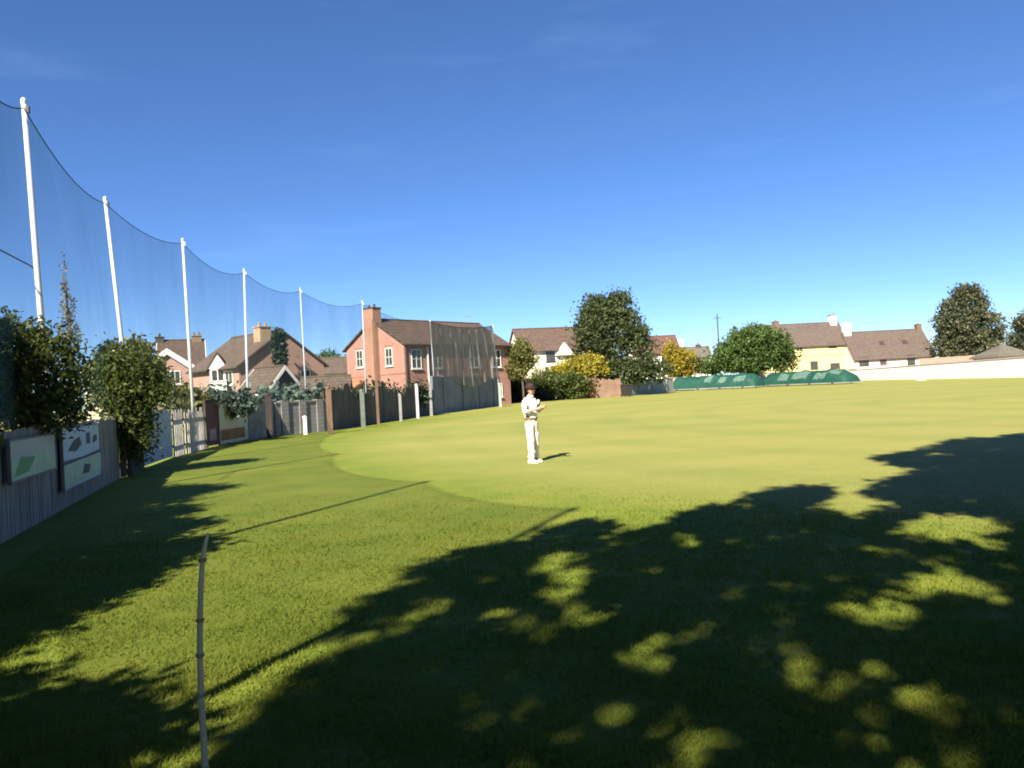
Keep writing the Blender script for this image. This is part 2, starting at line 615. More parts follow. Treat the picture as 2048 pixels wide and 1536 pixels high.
# behind-camera start, running forward beside the viewer
FL['z0'], FL['z1'] = (-2.5, -1.5), (-5.15, 5.6)
plank_fence("plank_fence", "weathered grey plank fence just outside the left picture edge under the tall hedge", FL['z1'], FL['a'], 1.45, GREY_WOOD, 0.16, 0.02, 0.03)
plank_fence("plank_fence", "weathered grey plank fence in shade carrying the sign boards, below the two big shrubs", FL['a'], FL['c'], 1.45, GREY_WOOD, 0.16, 0.02, 0.03)
plank_fence("plank_fence", "weathered grey plank fence close beside the viewer left of the long cane", FL['z0'], FL['z1'], 1.45, GREY_WOOD, 0.16, 0.02, 0.03)
plank_fence("plank_fence", "short dark plank fence gap behind the small dark tree trunk", FL['c'], FL['d'], 1.4, DARK_WOOD)

# pale corrugated panel
def corrugated(name, label, p, q, h, mat, pitch=0.09, amp=0.014, cat="fence"):
    p, Ln, rz = frame_of(p, q)
    root = empty(name, p, rz)
    tag(root, label, cat)
    n = int(Ln / pitch * 4)
    top = [(Ln * i / n, amp * math.sin(i * math.pi / 2)) for i in range(n + 1)]
    poly = top + [(x, y + .006) for x, y in reversed(top)]
    MB().prism(poly, 0.05, h, 'z').build("sheet", mat, root)
    MB().box((Ln / 2, -0.0, h + .03), (Ln + .04, 0.09, 0.05)).build("capping", mat, root)
    for k in (0, 1):
        MB().box((Ln * k, 0.09, h / 2), (0.08, 0.08, h + .1)).build("post", DARK_WOOD, root)
    return root
corrugated("corrugated_panel", "pale blue white corrugated fence panel just right of the small dark tree", FL['d'], FL['e'], 1.55, PALE_PAINT)
plank_fence("picket_fence", "off white battered pickets with dark gaps left of the dark red door", FL['e'], FL['f'], 1.5, plain("off_white_pickets", (0.52, 0.48, 0.43), .85, .4, 2.5), 0.17, 0.05, 0.10, missing=.16, postmat=DARK_WOOD)
# dark red door in fence
p, Ln, rz = frame_of(FL['f'], FL['g'])
r_ = empty("garden_door", p, rz)
tag(r_, "dark red garden door set in the long fence, pale scuffs on its lower half", "door")
MB().box((Ln / 2, 0, .90), (Ln - .1, .05, 1.65)).build("door_leaf", RED_DOOR, r_)
for k in (0, 1):
    MB().box((Ln * k, 0.0, .95), (.1, .1, 1.9)).build("door_post", DARK_WOOD, r_)
MB().box((Ln / 2, 0, 1.83), (Ln - .1, .08, .1)).build("lintel", DARK_WOOD, r_)
MB().box((Ln * .5, -.032, .5), (Ln * .5, .014, .45)).build("scuffed_panel", plain("scuffed_pink_paint", (.45, .30, .28), .8, .5, 6), r_)
MB().tube([(Ln * .8, -.02, 1.0), (Ln * .8, -.08, 1.0), (Ln * .68, -.08, 1.0)], .012, 6).build("handle", STEEL, r_)
# cream panel with rust boards
p, Ln, rz = frame_of(FL['g'], FL['h'])
r_ = empty("board_panel", p, rz)
tag(r_, "cream fence panel with an orange brown lower board, right of the dark red door", "fence")
MB().box((Ln / 2, 0, .85), (Ln - .08, .06, 1.6)).build("backing_board", CREAM, r_)
MB().box((Ln * .45, -.042, .40), (Ln * .8, .02, .45)).build("lower_board", RUST, r_)
MB().box((Ln * .5, -.042, 1.38), (Ln * .62, .02, .42)).build("upper_board", plain("tan_board", (.48, .33, .20), .9, .3, 4), r_)
MB().box((Ln / 2, 0, 1.70), (Ln, .1, .07)).build("capping", GREY_WOOD, r_)
for k in (0, 1):
    MB().box((Ln * k, .0, .9), (.09, .1, 1.8)).build("post", GREY_WOOD, r_)
plank_fence("plank_fence", "grey mottled plank fence with a dark post between cream panel and block wall", FL['h'], FL['i'], 1.7, plain("mottled_grey_planks", (.33, .31, .29), .9, .4, 2), 0.14, .015, .05, postmat=DARK_WOOD)

# block wall
BLOCK = brick("grey_blockwork", (0.30, .29, .28), (0.24, .235, .23), (.2, .2, .19), 0.42)
def block_wall(name, label, p, q, h, mat, piers=3, capmat=None, th=.2, cat="wall"):
    p, Ln, rz = frame_of(p, q)
    root = empty(name, p, rz)
    tag(root, label, cat)
    MB().box((Ln / 2, 0, h / 2), (Ln, th, h)).build("wall", mat, root)
    MB().box((Ln / 2, 0, h + .04), (Ln + .02, th + .1, .08)).build("coping", capmat or mat, root, bevel=.01)
    for k in range(piers):
        MB().box((Ln * (k + .5) / piers, 0, h / 2 + .06), (.4, th + .16, h + .13)).build("pier", mat, root)
    return root
block_wall("block_wall", "grey concrete block wall low between the plank fence and the tall dark fence", FL['i'], FL['j'], 1.55, BLOCK, 3)
def wave(x):
    return 0.28 * math.sin(x * .9) + .18 * math.sin(x * 2.3 + 1) + .1 * math.sin(x * 5.1)
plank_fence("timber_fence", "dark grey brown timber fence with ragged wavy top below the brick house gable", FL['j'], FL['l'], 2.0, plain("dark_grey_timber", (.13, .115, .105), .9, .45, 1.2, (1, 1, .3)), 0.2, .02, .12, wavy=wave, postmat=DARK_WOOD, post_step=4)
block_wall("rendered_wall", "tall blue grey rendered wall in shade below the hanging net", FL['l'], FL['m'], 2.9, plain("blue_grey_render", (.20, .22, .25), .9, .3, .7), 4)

# free posts in front of the fences
def post(label, px, ytop, ybase, wpx, mat, group="posts standing along the far fence", cap=True):
    g = G(px, ybase)
    top = P(px - (ybase - ytop) * .05, ytop, g.y)
    h, ww = top.z, wpx / F * g.y
    root = empty("fence_post", (g.x, g.y, 0), R(20))
    tag(root, label, "post", group)
    MB().box((0, 0, h / 2), (ww, ww, h)).build("shaft", mat, root, bevel=.01)
    if cap:
        MB().lathe([(ww * .75, 0), (ww * .75, .03), (.01, .10)], (0, 0, h), 4).build("cap", mat, root)
    return root
post("short white marker post standing in front of the grey block wall", 611, 835, 869.5, 7, WHITE_PAINT)
post("thick brown timber post, the left one of two, before the dark fence", 661, 776, 868, 10, BROWN_POST)
post("tall brown timber post rising before the brick chimney breast", 757, 640, 850, 5, BROWN_POST)
post("thin green grey post between the two brown timber posts", 727, 782, 856, 8, plain("green_grey_paint", (.13, .16, .135), .7, .25))
post("thin pale grey post just right of the tall brown post", 802, 790, 843, 5, plain("grey_post_paint", (.26, .27, .27), .7, .25))
post("pale whitish post, nearer the brown posts than its twin", 836, 770, 837, 5, PALE_PAINT)
post("pale slim post at the left end of the blue grey wall", 863, 765, 832, 5, plain("grey_post_paint", (.26, .27, .27), .7, .25))
post("pale green white end post at the right end of the blue grey wall", 1001, 768, 814, 4.5, plain("pale_green_paint", (.34, .40, .34), .6, .15))
post("dark timber post in the fence between cream panel and block wall", 540, 790, 876, 11, DARK_WOOD)
post("dark post against the plank fence left of the white and green board", 106, 866, 1018, 12, DARK_WOOD)

# advertising boards on the near fence (marks too blurred to read: colour blocks only)
def board(name, label, pa, pb, za, zb, base, marks, off=-.10):
    p, Ln, rz = frame_of(pa, pb)
    root = empty(name, p, rz)
    tag(root, label, "sign", "boards fixed to the near fence")
    MB().box((Ln / 2, off, (za + zb) / 2), (Ln, .025, zb - za)).build("panel", base, root)
    f = MB()
    for x in (0, Ln):
        f.box((x, off, (za + zb) / 2), (.03, .05, zb - za + .06))
    for z in (za, zb):
        f.box((Ln / 2, off, z), (Ln - .03, .046, .03))
    f.build("frame", GREY_WOOD, root)
    for k, (poly, mat) in enumerate(marks):
        MB().prism([(a * Ln, za + c * (zb - za)) for a, c in poly], off - .0185 - .003 * (k % 3), off - .011, 'y').build("marking", mat, root)
    return root
GREENP = plain("sign_green", (.12, .30, .14), .6, .25, 3)
TEALP = plain("sign_dark_teal", (.02, .055, .07), .6, .2, 3)
PALEG = plain("sign_pale_green", (.42, .55, .40), .6, .2, 3)
SIGNW = plain("sign_blue_white", (.45, .55, .66), .6, .15, 4)
ga, gb = gxy(8, 1083.5), gxy(102, 1031.5)
board("banner", "green and white banner along the fence at the left picture edge under the hedge", ga, gb, .78, 1.35, plain("banner_white", (.50, .50, .48), .7, .2, 3),
      [([(0.02, .02), (.98, .02), (.98, .45), (.5, .62), (.02, .50)], PALEG), ([(.05, .1), (.35, .15), (.5, .5), (.2, .55)], GREENP)])
gc, gd = gxy(116, 1024), gxy(192, 981.5)
board("sign_board", "blue white board with dark blobs above a pale green lower half, between two shrubs", gc, gd, .34, 1.42, SIGNW,
      [([(0, .40), (1, .44), (1, .50), (.5, .46), (0, .47)], TEALP), ([(0, .04), (1, .08), (1, .42), (0, .38)], PALEG),
       ([(.12, .62), (.3, .58), (.45, .68), (.4, .82), (.25, .75)], TEALP), ([(.60, .66), (.70, .66), (.70, .86), (.60, .86)], TEALP),
       ([(.78, .66), (.90, .68), (.9, .8), (.8, .78)], TEALP), ([(.44, .16), (.62, .14), (.68, .28), (.5, .32)], TEALP)])

# ================================================================== NET POLES + NET
POLE_MAT = plain("white_pole_paint", (.60, .63, .67), .45, .15, 3, (1, 1, .2))
POLE_FAR = plain("pale_blue_pole_paint", (.50, .58, .66), .5, .12, 3, (1, 1, .2))
def pole_pts(t, l, D):
    a, b = P(*t, D), P(*l, D)
    d = (b - a)
    g = a + d * (a.z / -d.z)
    return g, a
PD = [((47, 203), (85, 670), 14.8), ((210, 398), (248, 720), 22), ((365, 480), (380, 720), 30), ((488, 540), (493, 700), 36.5),
      ((600, 578), (607, 700), 42.5), ((724, 603), (731, 760), 50), ((860, 642), (869, 760), 63), ((985, 650), (1000, 800), 76)]
POL = [(Vector((-2.95, 2.0, 0)), Vector((-2.95, 2.0, 7.7))), (Vector((-5.45, 6.2, 0)), Vector((-5.45, 6.2, 7.7)))] + [pole_pts(*q) for q in PD]
PLAB = ["tall white net pole close beside the viewer, nearest of the row", "tall white net pole next to the viewer, second of the row",
        "tallest white net pole in the picture, leaning left above the big hedge", "white net pole with a dark pulley at its top, above the second shrub",
        "white net pole in front of the pink gable with white bargeboard", "white net pole before the brown hipped roof, fourth along in the picture",
        "faint thin net pole between the brown roof and brick house", "faint net pole at the left edge of the brick chimney",
        "pale net pole at the left edge of the hanging net", "thin net pole at the right end of the hanging net"]
for k, (a, b) in enumerate(POL):
    root = empty("net_pole", a)
    tag(root, PLAB[k], "pole", "white poles carrying the ball stop net")
    t_ = b - a
    thin = .62 if k in (6, 7, 9) else 1.0
    m_ = POLE_FAR if k >= 5 else POLE_MAT
    MB().tube([(0, 0, -.2), t_ * .5, t_], [.064 * thin, .056 * thin, .044 * thin], 12).build("shaft", m_, root, smooth=True)
    MB().lathe([(.052 * thin, -.05), (.052 * thin, .03), (.025, .07)], t_, 10).build("cap", m_, root)
    MB().box(t_ + Vector((.06, 0, -.16)), (.10, .05, .14)).build("pulley", plain("dark_iron", (.05, .05, .055), .6, .2) if k in (2, 3) else m_, root, bevel=.01)
    if thin == 1.0:
        MB().lathe([(.070, 0), (.070, .06)], t_ * .45, 12).build("collar", m_, root)

net = empty("ball_stop_net", POL[2][0])
tag(net, "tall dark green ball stop netting strung between the white poles along the left side", "net")
NETM = netmat("teal_netting", (.075, .155, .165), .29, (1, 1, .3))
ROPE = plain("dark_rope", (.035, .045, .05), .9, .2)
o0 = POL[2][0]
verts, faces = [], []
top_pts = []
for i in range(len(POL) - 2):
    (a0, a1), (b0, b1) = POL[i], POL[i + 1]
    N = 14
    sag = rnd.uniform(.34, .5) if i != 1 else .95
    for k in range(N + (1 if i == len(POL) - 3 else 0)):
        u = k / N
        tp = a1.lerp(b1, u) - Vector((0, 0, .12 + sag * 4 * u * (1 - u)))
        bt = a0.lerp(b0, u)
        bt.z = 1.5
        # slight billow between poles
        bil = Vector((.25 * math.sin(math.pi * u) * math.sin(3 * i + 5 * u), .1 * math.sin(math.pi * u), 0))
        top_pts.append(tp - o0)
        M_ = 6
        for j in range(M_ + 1):
            w_ = j / M_
            verts.append(tp.lerp(bt, w_) - o0 + bil * math.sin(math.pi * w_))
C_ = 7
ncol = len(verts) // C_
for i in range(ncol - 1):
    for j in range(C_ - 1):
        faces.append((i * C_ + j, (i + 1) * C_ + j, (i + 1) * C_ + j + 1, i * C_ + j + 1))
nb = MB().add(verts, faces).build("netting", NETM, net, smooth=True)
MB().tube(top_pts, .012, 5).build("top_rope", ROPE, net)
# second slack rope, mid height near the camera
mid = [P(-220, 385, 11.5) - o0, P(-60, 470, 13.5) - o0, P(0, 500, 14.3) - o0, P(60, 531, 14.9) - o0, P(78, 545, 15.0) - o0]
MB().tube(mid, .014, 5).build("slack_rope", ROPE, net)

# bunched curtain of heavier netting in front of the brick house
cur = empty("hanging_net", POL[8][0])
tag(cur, "bunched grey brown curtain of heavy netting hanging before the brick house front", "net")
CUR = netmat("taupe_netting", (.25, .225, .20), .93, (1.6, 1.6, .12))
a0, a1 = POL[8]
b0, b1 = POL[9]
verts, faces = [], []
N, M_ = 90, 12
for i in range(N + 1):
    u = i / N
    tp = a1.lerp(b1, u) - Vector((0, 0, .15 + 1.2 * u * (1 - u)))
    bt = a0.lerp(b0, u)
    bt.z = 2.3 + .5 * math.sin(u * 9) * u
    for j in range(M_ + 1):
        w_ = j / M_
        q = tp.lerp(bt, w_)
        fold = .15 * math.sin(u * 46 + 1.6 * math.sin(w_ * 4 + u * 9)) + .08 * math.sin(u * 90 + w_ * 3)
        q = q + Vector((.35, -.9, 0)).normalized() * fold * (.35 + .65 * w_) - Vector((0, .8, 0))
        verts.append(q - a0)
for i in range(N):
    for j in range(M_):
        c = i * (M_ + 1) + j
        faces.append((c, c + M_ + 1, c + M_ + 2, c + 1))
MB().add(verts, faces).build("netting", CUR, cur, smooth=True)
MB().tube([verts[i * (M_ + 1)] for i in range(0, N + 1, 3)], .03, 5).build("top_rope", ROPE, cur)

# ================================================================== HOUSES
RED_BRICK = brick("red_brick", (.45, .225, .185), (.37, .175, .145), (.40, .30, .24), 1.0)
ORANGE_BRICK = brick("orange_brick", (.41, .215, .145), (.34, .165, .115), (.42, .32, .24), 1.0)
PINK_BRICK = brick("pink_brick", (.46, .28, .225), (.40, .235, .19), (.42, .34, .30), 1.0)
BROWN_TILE = tiles("brown_roof_tiles", (.115, .086, .070))
DKBROWN_TILE = tiles("dark_brown_roof_tiles", (.10, .066, .056))
PURPLE_TILE = tiles("purple_brown_roof_tiles", (.105, .080, .072))
SLATE = tiles("grey_slate", (.12, .11, .092))
RED_TILE = tiles("red_roof_tiles", (.12, .062, .058))
ORANGE_TILE = tiles("orange_roof_tiles", (.42, .20, .11))
WHITE_RENDER = plain("white_render", (.74, .72, .66), .9, .10, 1.0)
YELLOW_RENDER = plain("pale_yellow_render", (.70, .56, .26), .9, .10, 1.0)
PINK_RENDER = plain("pale_pink_render", (.74, .62, .58), .9, .10, 1.0)
LAV = plain("lavender_cladding", (.50, .44, .46), .8, .15, 1.5)
DKTRIM = plain("dark_brown_trim", (.06, .045, .04), .6, .2)

class House:
    def __init__(s, name, label, cx, cy, yaw, L, W, ez, rz, wall, roof, trim=None, ov=.35, gov=.25, hip=0.0, cat="house", group=None, gutter=True):
        s.root = empty(name, (cx, cy, 0), yaw)
        tag(s.root, label, cat, group)
        s.L, s.W, s.ez, s.rz = L, W, ez, rz
        h = W / 2
        MB().prism([(-h, -.3), (h, -.3), (h, ez - .01), (0, rz - .03 if not hip else ez - .01), (-h, ez - .01)], -L / 2, L / 2, 'x').build("wall", wall, s.root)
        th = .16
        sl = (rz - ez) / h
        e = h + ov
        zo = ez - sl * ov
        if not hip:
            poly = [(-e, zo), (0, rz), (e, zo), (e, zo + th), (0, rz + th), (-e, zo + th)]
            s.roof = MB().prism(poly, -L / 2 - gov, L / 2 + gov, 'x').build("roof", roof, s.root)
        else:
            x = L / 2 + ov
            k = x - hip
            v = [(-x, -e, zo), (x, -e, zo), (x, e, zo), (-x, e, zo), (-k, 0, rz), (k, 0, rz), (-x, -e, zo + th), (x, -e, zo + th), (x, e, zo + th), (-x, e, zo + th), (-k, 0, rz + th), (k, 0, rz + th)]
            s.roof = MB().add(v, [(0, 3, 2, 1), (0, 1, 7, 6), (1, 2, 8, 7), (2, 3, 9, 8), (3, 0, 6, 9), (6, 7, 11, 10), (7, 8, 11), (8, 9, 10, 11), (9, 6, 10)]).build("roof", roof, s.root)
        rl = (L / 2 + gov) if not hip else (L / 2 + ov - hip)
        MB().tube([(-rl, 0, rz + th + .02), (rl, 0, rz + th + .02)], .09, 8).build("ridge_tiles", roof, s.roof)
        if trim and not hip:
            for sx in (-1, 1):
                x = sx * (L / 2 + gov + .03)
                t = .26
                poly = [(-e, zo - .12), (0, rz - .12), (e, zo - .12), (e, zo + th + .02), (0, rz + th + .02), (-e, zo + th + .02)]
                MB().prism(poly, x - .025, x + .025, 'x').build("bargeboard", trim, s.root)
        if gutter:
            for sy in (-1, 1):
                MB().tube([(-L / 2 - gov, sy * (e + .05), zo + .03), (L / 2 + gov, sy * (e + .05), zo + .03)], .06, 6).build("gutter", trim or DKTRIM, s.root)
    def pos(s, face, u, out, z):
        if face == 'front': return (u, -s.W / 2 - out, z), 0
        if face == 'back': return (-u, s.W / 2 + out, z), math.pi
        if face == 'left': return (-s.L / 2 - out, -u, z), -math.pi / 2
        return (s.L / 2 + out, u, z), math.pi / 2
    def window(s, face, u, z, w, h, frame=None, cols=2, rows=1, pane=None, name="window", sill=True):
        frame = frame or WHITE_PAINT
        c, rz = s.pos(face, u, .0, z)
        b = MB()
        t = .08
        def q(x, y, zz, d):
            b.box((x, y, zz), d)
        q(-w / 2 + t / 2, -.02, 0, (t, .1, h))
        q(w / 2 - t / 2, -.02, 0, (t, .1, h))
        q(0, -.02, h / 2 - t / 2, (w - 2 * t, .096, t))
        q(0, -.02, -h / 2 + t / 2, (w - 2 * t, .096, t))
        for k in range(1, cols):
            q(-w / 2 + w * k / cols, -.02, 0, (.05, .09, h - 2 * t))
        for k in range(1, rows):
            q(0, -.02, -h / 2 + h * k / rows, (w - 2 * t, .084, .05))
        o = b.build(name, frame, s.root)
        o.location = c
        o.rotation_euler = (0, 0, rz)
        MB().box((0, -.005, 0), (w - .1, .04, h - .1)).build("pane", pane or GLASS, o)
        if sill:
            MB().box((0, -.06, -h / 2 - .05), (w + .15, .17, .09)).build("sill", frame, o)
        return o
    def door(s, face, u, w, h, mat):
        c, rz = s.pos(face, u, 0, h / 2)
        o = MB().box((0, -.02, 0), (w, .1, h)).build("door", mat, s.root)
        o.location = c
        o.rotation_euler = (0, 0, rz)
        MB().tube([(w * .38, -.06, -.02), (w * .38, -.12, -.02)], .025, 6).build("handle", STEEL, o)
        return o
    def chimney(s, x, y, z0, z1, sx, sy, mat, pots=2, potmat=None):
        o = MB().box((x, y, (z0 + z1) / 2), (sx, sy, z1 - z0)).build("chimney", mat, s.roof)
        MB().box((x, y, z1 - .16), (sx + .14, sy + .14, .16)).build("chimney_cap", mat, s.roof) if False else None
        b = MB().box((x, y, z1 + .05), (sx + .14, sy + .14, .1))
        for k in range(pots):
            b.lathe([(.13, 0), (.11, .25), (.14, .3), (.10, .34)], (x + (k - (pots - 1) / 2) * sx * .55 if sx > sy else x, y + (0 if sx > sy else (k - (pots - 1) / 2) * sy * .55), z1 + .1), 8)
        c = b.build("chimney_pots", potmat or mat, o)
        return o
    def aerial(s, x, y, z, h=1.6):
        b = MB().tube([(x, y, z), (x, y, z + h)], .03, 5)
        b.tube([(x - .5, y, z + h - .1), (x + .6, y, z + h - .1)], .02, 5)
        for k in range(6):
            xx = x - .45 + k * .19
            b.tube([(xx, y - .28, z + h - .1), (xx, y + .28, z + h - .1)], .014, 4)
        return b.build("aerial", STEEL, s.roof)

def zof(x, y, D):
    return P(x, y, D).z

# --- brick house, chimney gable to the viewer
D1 = 77
yaw = R(50)
xh = Vector((math.cos(yaw), math.sin(yaw), 0))
gc_ = P(748, 690, D1)
L1, W1 = 15.5, 135 / F * D1 / math.cos(R(40)) * 1.0
ez1, rz1 = zof(815, 690, D1), zof(750, 641, D1)
c = gc_ + xh * L1 / 2
H1 = House("brick_house", "two storey red brick house with broad chimney gable facing the viewer, behind the dark fence", c.x, c.y, yaw, L1, W1, ez1, rz1, RED_BRICK, DKBROWN_TILE, None)
u = W1 / 2
H1.window('left', -u * .52, zof(707, 717, D1), 1.05, 1.75, rows=2, cols=2)
H1.window('left', u * .50, zof(786, 715, D1), 1.05, 1.75, rows=2, cols=2)
for sx in (-1, 1):   # arched brick heads
    uu = -u * .52 if sx < 0 else u * .50
    cc, rr = H1.pos('left', uu, .0, zof(707, 717, D1) + 1.0)
    o = MB().prism([(-.65, 0), (.65, 0), (.72, .22), (.4, .36), (0, .42), (-.4, .36), (-.72, .22)], -.045, -.003, 'y').build("window_arch", ORANGE_BRICK, H1.root)
    o.location, o.rotation_euler = cc, (0, 0, rr)
# chimney breast + stack
br_ = MB().box((-L1 / 2 - .28, 0, rz1 * .5 - .2), (.56, 1.5, rz1 + .1)).build("chimney_breast", ORANGE_BRICK, H1.root)
ztop = zof(740, 618, D1)
H1.chimney(-L1 / 2 - .05, 0, rz1 - .9, ztop, 1.05, 1.45, ORANGE_BRICK, 2, plain("dark_clay_pots", (.08, .055, .05), .8, .2))
MB().box((-L1 / 2 - .02, 0, zof(748, 750, D1)), (.06, W1 - .02, .14)).build("string_course", ORANGE_BRICK, H1.root)
# front with tall dark windows and white trims
for k, (uu, ww) in enumerate(((-L1 / 2 + 1.5, 1.3), (-L1 / 2 + 4.4, 1.3), (2.0, 1.4), (5.6, 1.4))):
    H1.window('front', uu, ez1 - 1.5, ww, 1.9, WHITE_PAINT, 2, 2)
    H1.window('front', uu, 1.6, ww, 1.5, WHITE_PAINT, 2, 1)
MB().tube([(-L1 / 2 + .15, -W1 / 2 - .08, .1), (-L1 / 2 + .15, -W1 / 2 - .08, ez1 - .3)], .06, 6).build("downpipe", DKTRIM, H1.root)
MB().tube([(-L1 / 2 + 3.0, -W1 / 2 - .09, .1), (-L1 / 2 + 3.0, -W1 / 2 - .09, ez1 - .3)], .08, 6).build("downpipe", WHITE_PAINT, H1.root)
# lean-to on the gable side
lz = zof(700, 755, D1)
lo_ = zof(700, 786, D1)
MB().prism([(-L1 / 2 - 3.0, 0), (-L1 / 2 - .01, 0), (-L1 / 2 - .01, lz - .12), (-L1 / 2 - 3.0, lo_ - .1)], .9, W1 / 2 + 1.7, 'y').build("extension_wall", ORANGE_BRICK, H1.root)
MB().prism([(-L1 / 2 - 3.3, lo_ - .12), (-L1 / 2 - .02, lz - .1), (-L1 / 2 - .02, lz + .04), (-L1 / 2 - 3.3, lo_ + .02)], .78, W1 / 2 + 2.0, 'y').build("extension_roof", ORANGE_TILE, H1.root)
H1.aerial(L1 / 2 - 1.5, .2, rz1, 1.1)

# --- brown roofed house left of it
D2 = 68
yaw = R(-42)
xh = Vector((math.cos(yaw), math.sin(yaw), 0))
gc_ = P(566, 725, D2)
L2, W2 = 8.5, 8.4
ez2, rz2 = zof(560, 730, D2), zof(550, 664, D2)
c = gc_ - xh * L2 / 2
H2 = House("brown_roof_house", "pink brick house with large brown tiled roof and small white front gable", c.x, c.y, yaw, L2, W2, ez2, rz2, PINK_BRICK, BROWN_TILE, None)
H2.chimney(L2 / 2 - 1.8, -.8, rz2 - 2.6, zof(528, 654, D2), 1.1, 1.1, plain("buff_brickwork", (.40, .30, .20), .9, .25, 2), 2)
H2.window('right', 2.2, ez2 - 1.2, 1.0, 1.5)
H2.window('right', -1.2, ez2 - 1.2, 1.0, 1.5)
H2.window('front', 2.6, ez2 - .95, 1.3, 1.2)
# white front gable with bay
def uface(house, px, py=730):
    a = house.root.rotation_euler.z
    xh_, nh_ = Vector((math.cos(a), math.sin(a), 0)), Vector((math.sin(a), -math.cos(a), 0))
    o_ = house.root.location + nh_ * house.W / 2
    d_ = ray(px, py)
    t_ = (o_ - EYE).dot(nh_) / d_.dot(nh_)
    return (EYE + d_ * t_ - o_).dot(xh_)
gx = uface(H2, 441)
yb = -W2 / 2
# the wing is turned to face the field
wg = P(435, 740, D2 - 1.5)
wa = R(17) - H2.root.rotation_euler.z
wl = H2.root.matrix_basis.inverted() @ Vector((wg.x, wg.y, 0))
zt = zof(434, 707, D2 - 1.5)
def wing(b, name, mat):
    o = b.build(name, mat, H2.root)
    o.location = wl
    o.rotation_euler = (0, 0, wa)
    return o
wing(MB().prism([(-.66, 0), (.66, 0), (.66, zt - 1.2), (0, zt - .1), (-.66, zt - 1.2)], 0, 3.4, 'y'), "front_gable", LAV)
wing(MB().prism([(-.92, zt - 1.5), (0, zt), (.92, zt - 1.5), (.92, zt - 1.32), (0, zt + .16), (-.92, zt - 1.32)], -.18, 3.8, 'y'), "gable_roof", BROWN_TILE)
wing(MB().prism([(-.80, zt - 1.32), (.80, zt - 1.32), (0, zt - .04)], -.10, -.004, 'y'), "gable_face", WHITE_PAINT)
fr_ = MB()
for q in (-.5, 0, .5):
    fr_.box((q, -.04, zt - 2.0), (.08, .1, 1.2))
for q in (-2.6, -1.4):
    fr_.box((0, -.04, zt + q), (1.08, .096, .08))
wo = wing(fr_, "window", WHITE_PAINT)
MB().box((0, -.02, zt - 2.0), (1.0, .04, 1.15)).build("pane", GLASS, wo)
zb = zof(438, 763, D2 - 2.6)
wing(MB().box((.1, -.75, zb / 2), (1.3, 1.1, zb)).box((.1, -.75, zb + .04), (1.42, 1.24, .08)), "bay_front", WHITE_PAINT)

# --- garage in front of H2
D5 = 58
yaw = R(-38)
xh = Vector((math.cos(yaw), math.sin(yaw), 0))
gc_ = P(568, 770, D5)
L5, W5 = 3.4, 2.9
c = gc_ - xh * L5 / 2
H5 = House("garage", "small outbuilding with pitched roof, dark gable and pale bargeboard below the brown roof", c.x, c.y, yaw, L5, W5, zof(568, 778, D5), zof(568, 736, D5), plain("dark_maroon_timber", (.06, .035, .04), .8, .3), BROWN_TILE, WHITE_PAINT, cat="outbuilding")
H5.door('right', 0, 1.4, 1.9, DARK_WOOD)
H5.window('front', 0, 1.6, .9, .7)

# --- house with white bargeboard gable
D3 = 76
c = P(352, 735, D3)
H3 = House("gable_house", "pink brick house with white bargeboard gable and dark roof, partly behind the shrub", c.x - .9, c.y + 3.6, R(22), 4.2, 7.2, zof(352, 735, D3 + 1), zof(352, 683, D3 + 3), PINK_BRICK, DKBROWN_TILE, WHITE_PAINT, gov=.15)
g3 = P(338, 735, D3 - 1)
MB().prism([(-3.5, 0), (1.1, 0), (1.1, zof(370, 738, D3) - .1), (-1.2, zof(340, 706, D3) - .1), (-3.5, zof(370, 738, D3) - .1)], -5.5, -3.61, 'y').build("wing_wall", PINK_BRICK, H3.root)
za_, zb_ = zof(340, 702, D3), zof(384, 739, D3)
MB().prism([(-3.9, zb_ - .15), (-1.2, za_ - .1), (1.5, zb_ - .15), (1.5, zb_ + .02), (-1.2, za_ + .08), (-3.9, zb_ + .02)], -5.75, -1.0, 'y').build("wing_roof", DKBROWN_TILE, H3.root)
MB().prism([(-3.95, zb_ - .55), (-1.2, za_ - .45), (1.55, zb_ - .55), (1.55, zb_ + .06), (-1.2, za_ + .12), (-3.95, zb_ + .06)], -5.83, -5.76, 'y').build("bargeboard", WHITE_PAINT, H3.root)
o = H3.window('front', -.6, zof(375, 755, D3), 1.0, 1.3)
o.location.y = -5.5
H3.chimney(1.5, 0, H3.rz - .8, zof(376, 672, D3 + 3), .9, .7, plain("brown_chimney_brick", (.22, .15, .11), .9, .25, 3), 2)
H3.chimney(-2.0, 0, H3.rz - .8, zof(318, 676, D3 + 3), .8, .7, plain("dark_chimney_brick", (.07, .06, .055), .9, .25, 3), 1)

# --- cream gable far left
D4 = 58
c = P(243, 735, D4)
H4 = House("cream_house", "cream gabled house end seen above the second shrub at far left", c.x - 1.4, c.y + 2.5, R(100), 4.5, 3.6, zof(243, 738, D4), zof(243, 693, D4), CREAM, BROWN_TILE, CREAM)
H4.window('left', 0, zof(238, 742, D4), .9, 1.1)
# --- far house and low roofs between
D6 = 105
c = P(655, 745, D6)
H6 = House("distant_house", "distant pale walled house with brown roof just left of the brick house", c.x, c.y + 3, R(4), 7.0, 5.0, zof(655, 745, D6), zof(655, 716, D6), CREAM, BROWN_TILE)
H6.window('front', -1.5, zof(650, 752, D6), 1.1, 1.0)
D7 = 56
c = P(640, 780, D7)
H7 = House("low_shed", "low long shed with brown roof above the grey block wall", c.x, c.y + 2, R(8), 3.2, 2.6, zof(640, 781, D7), zof(640, 757, D7), CREAM, BROWN_TILE, cat="outbuilding", ov=.2)
H7.window('front', 0, 1.3, .8, .5)

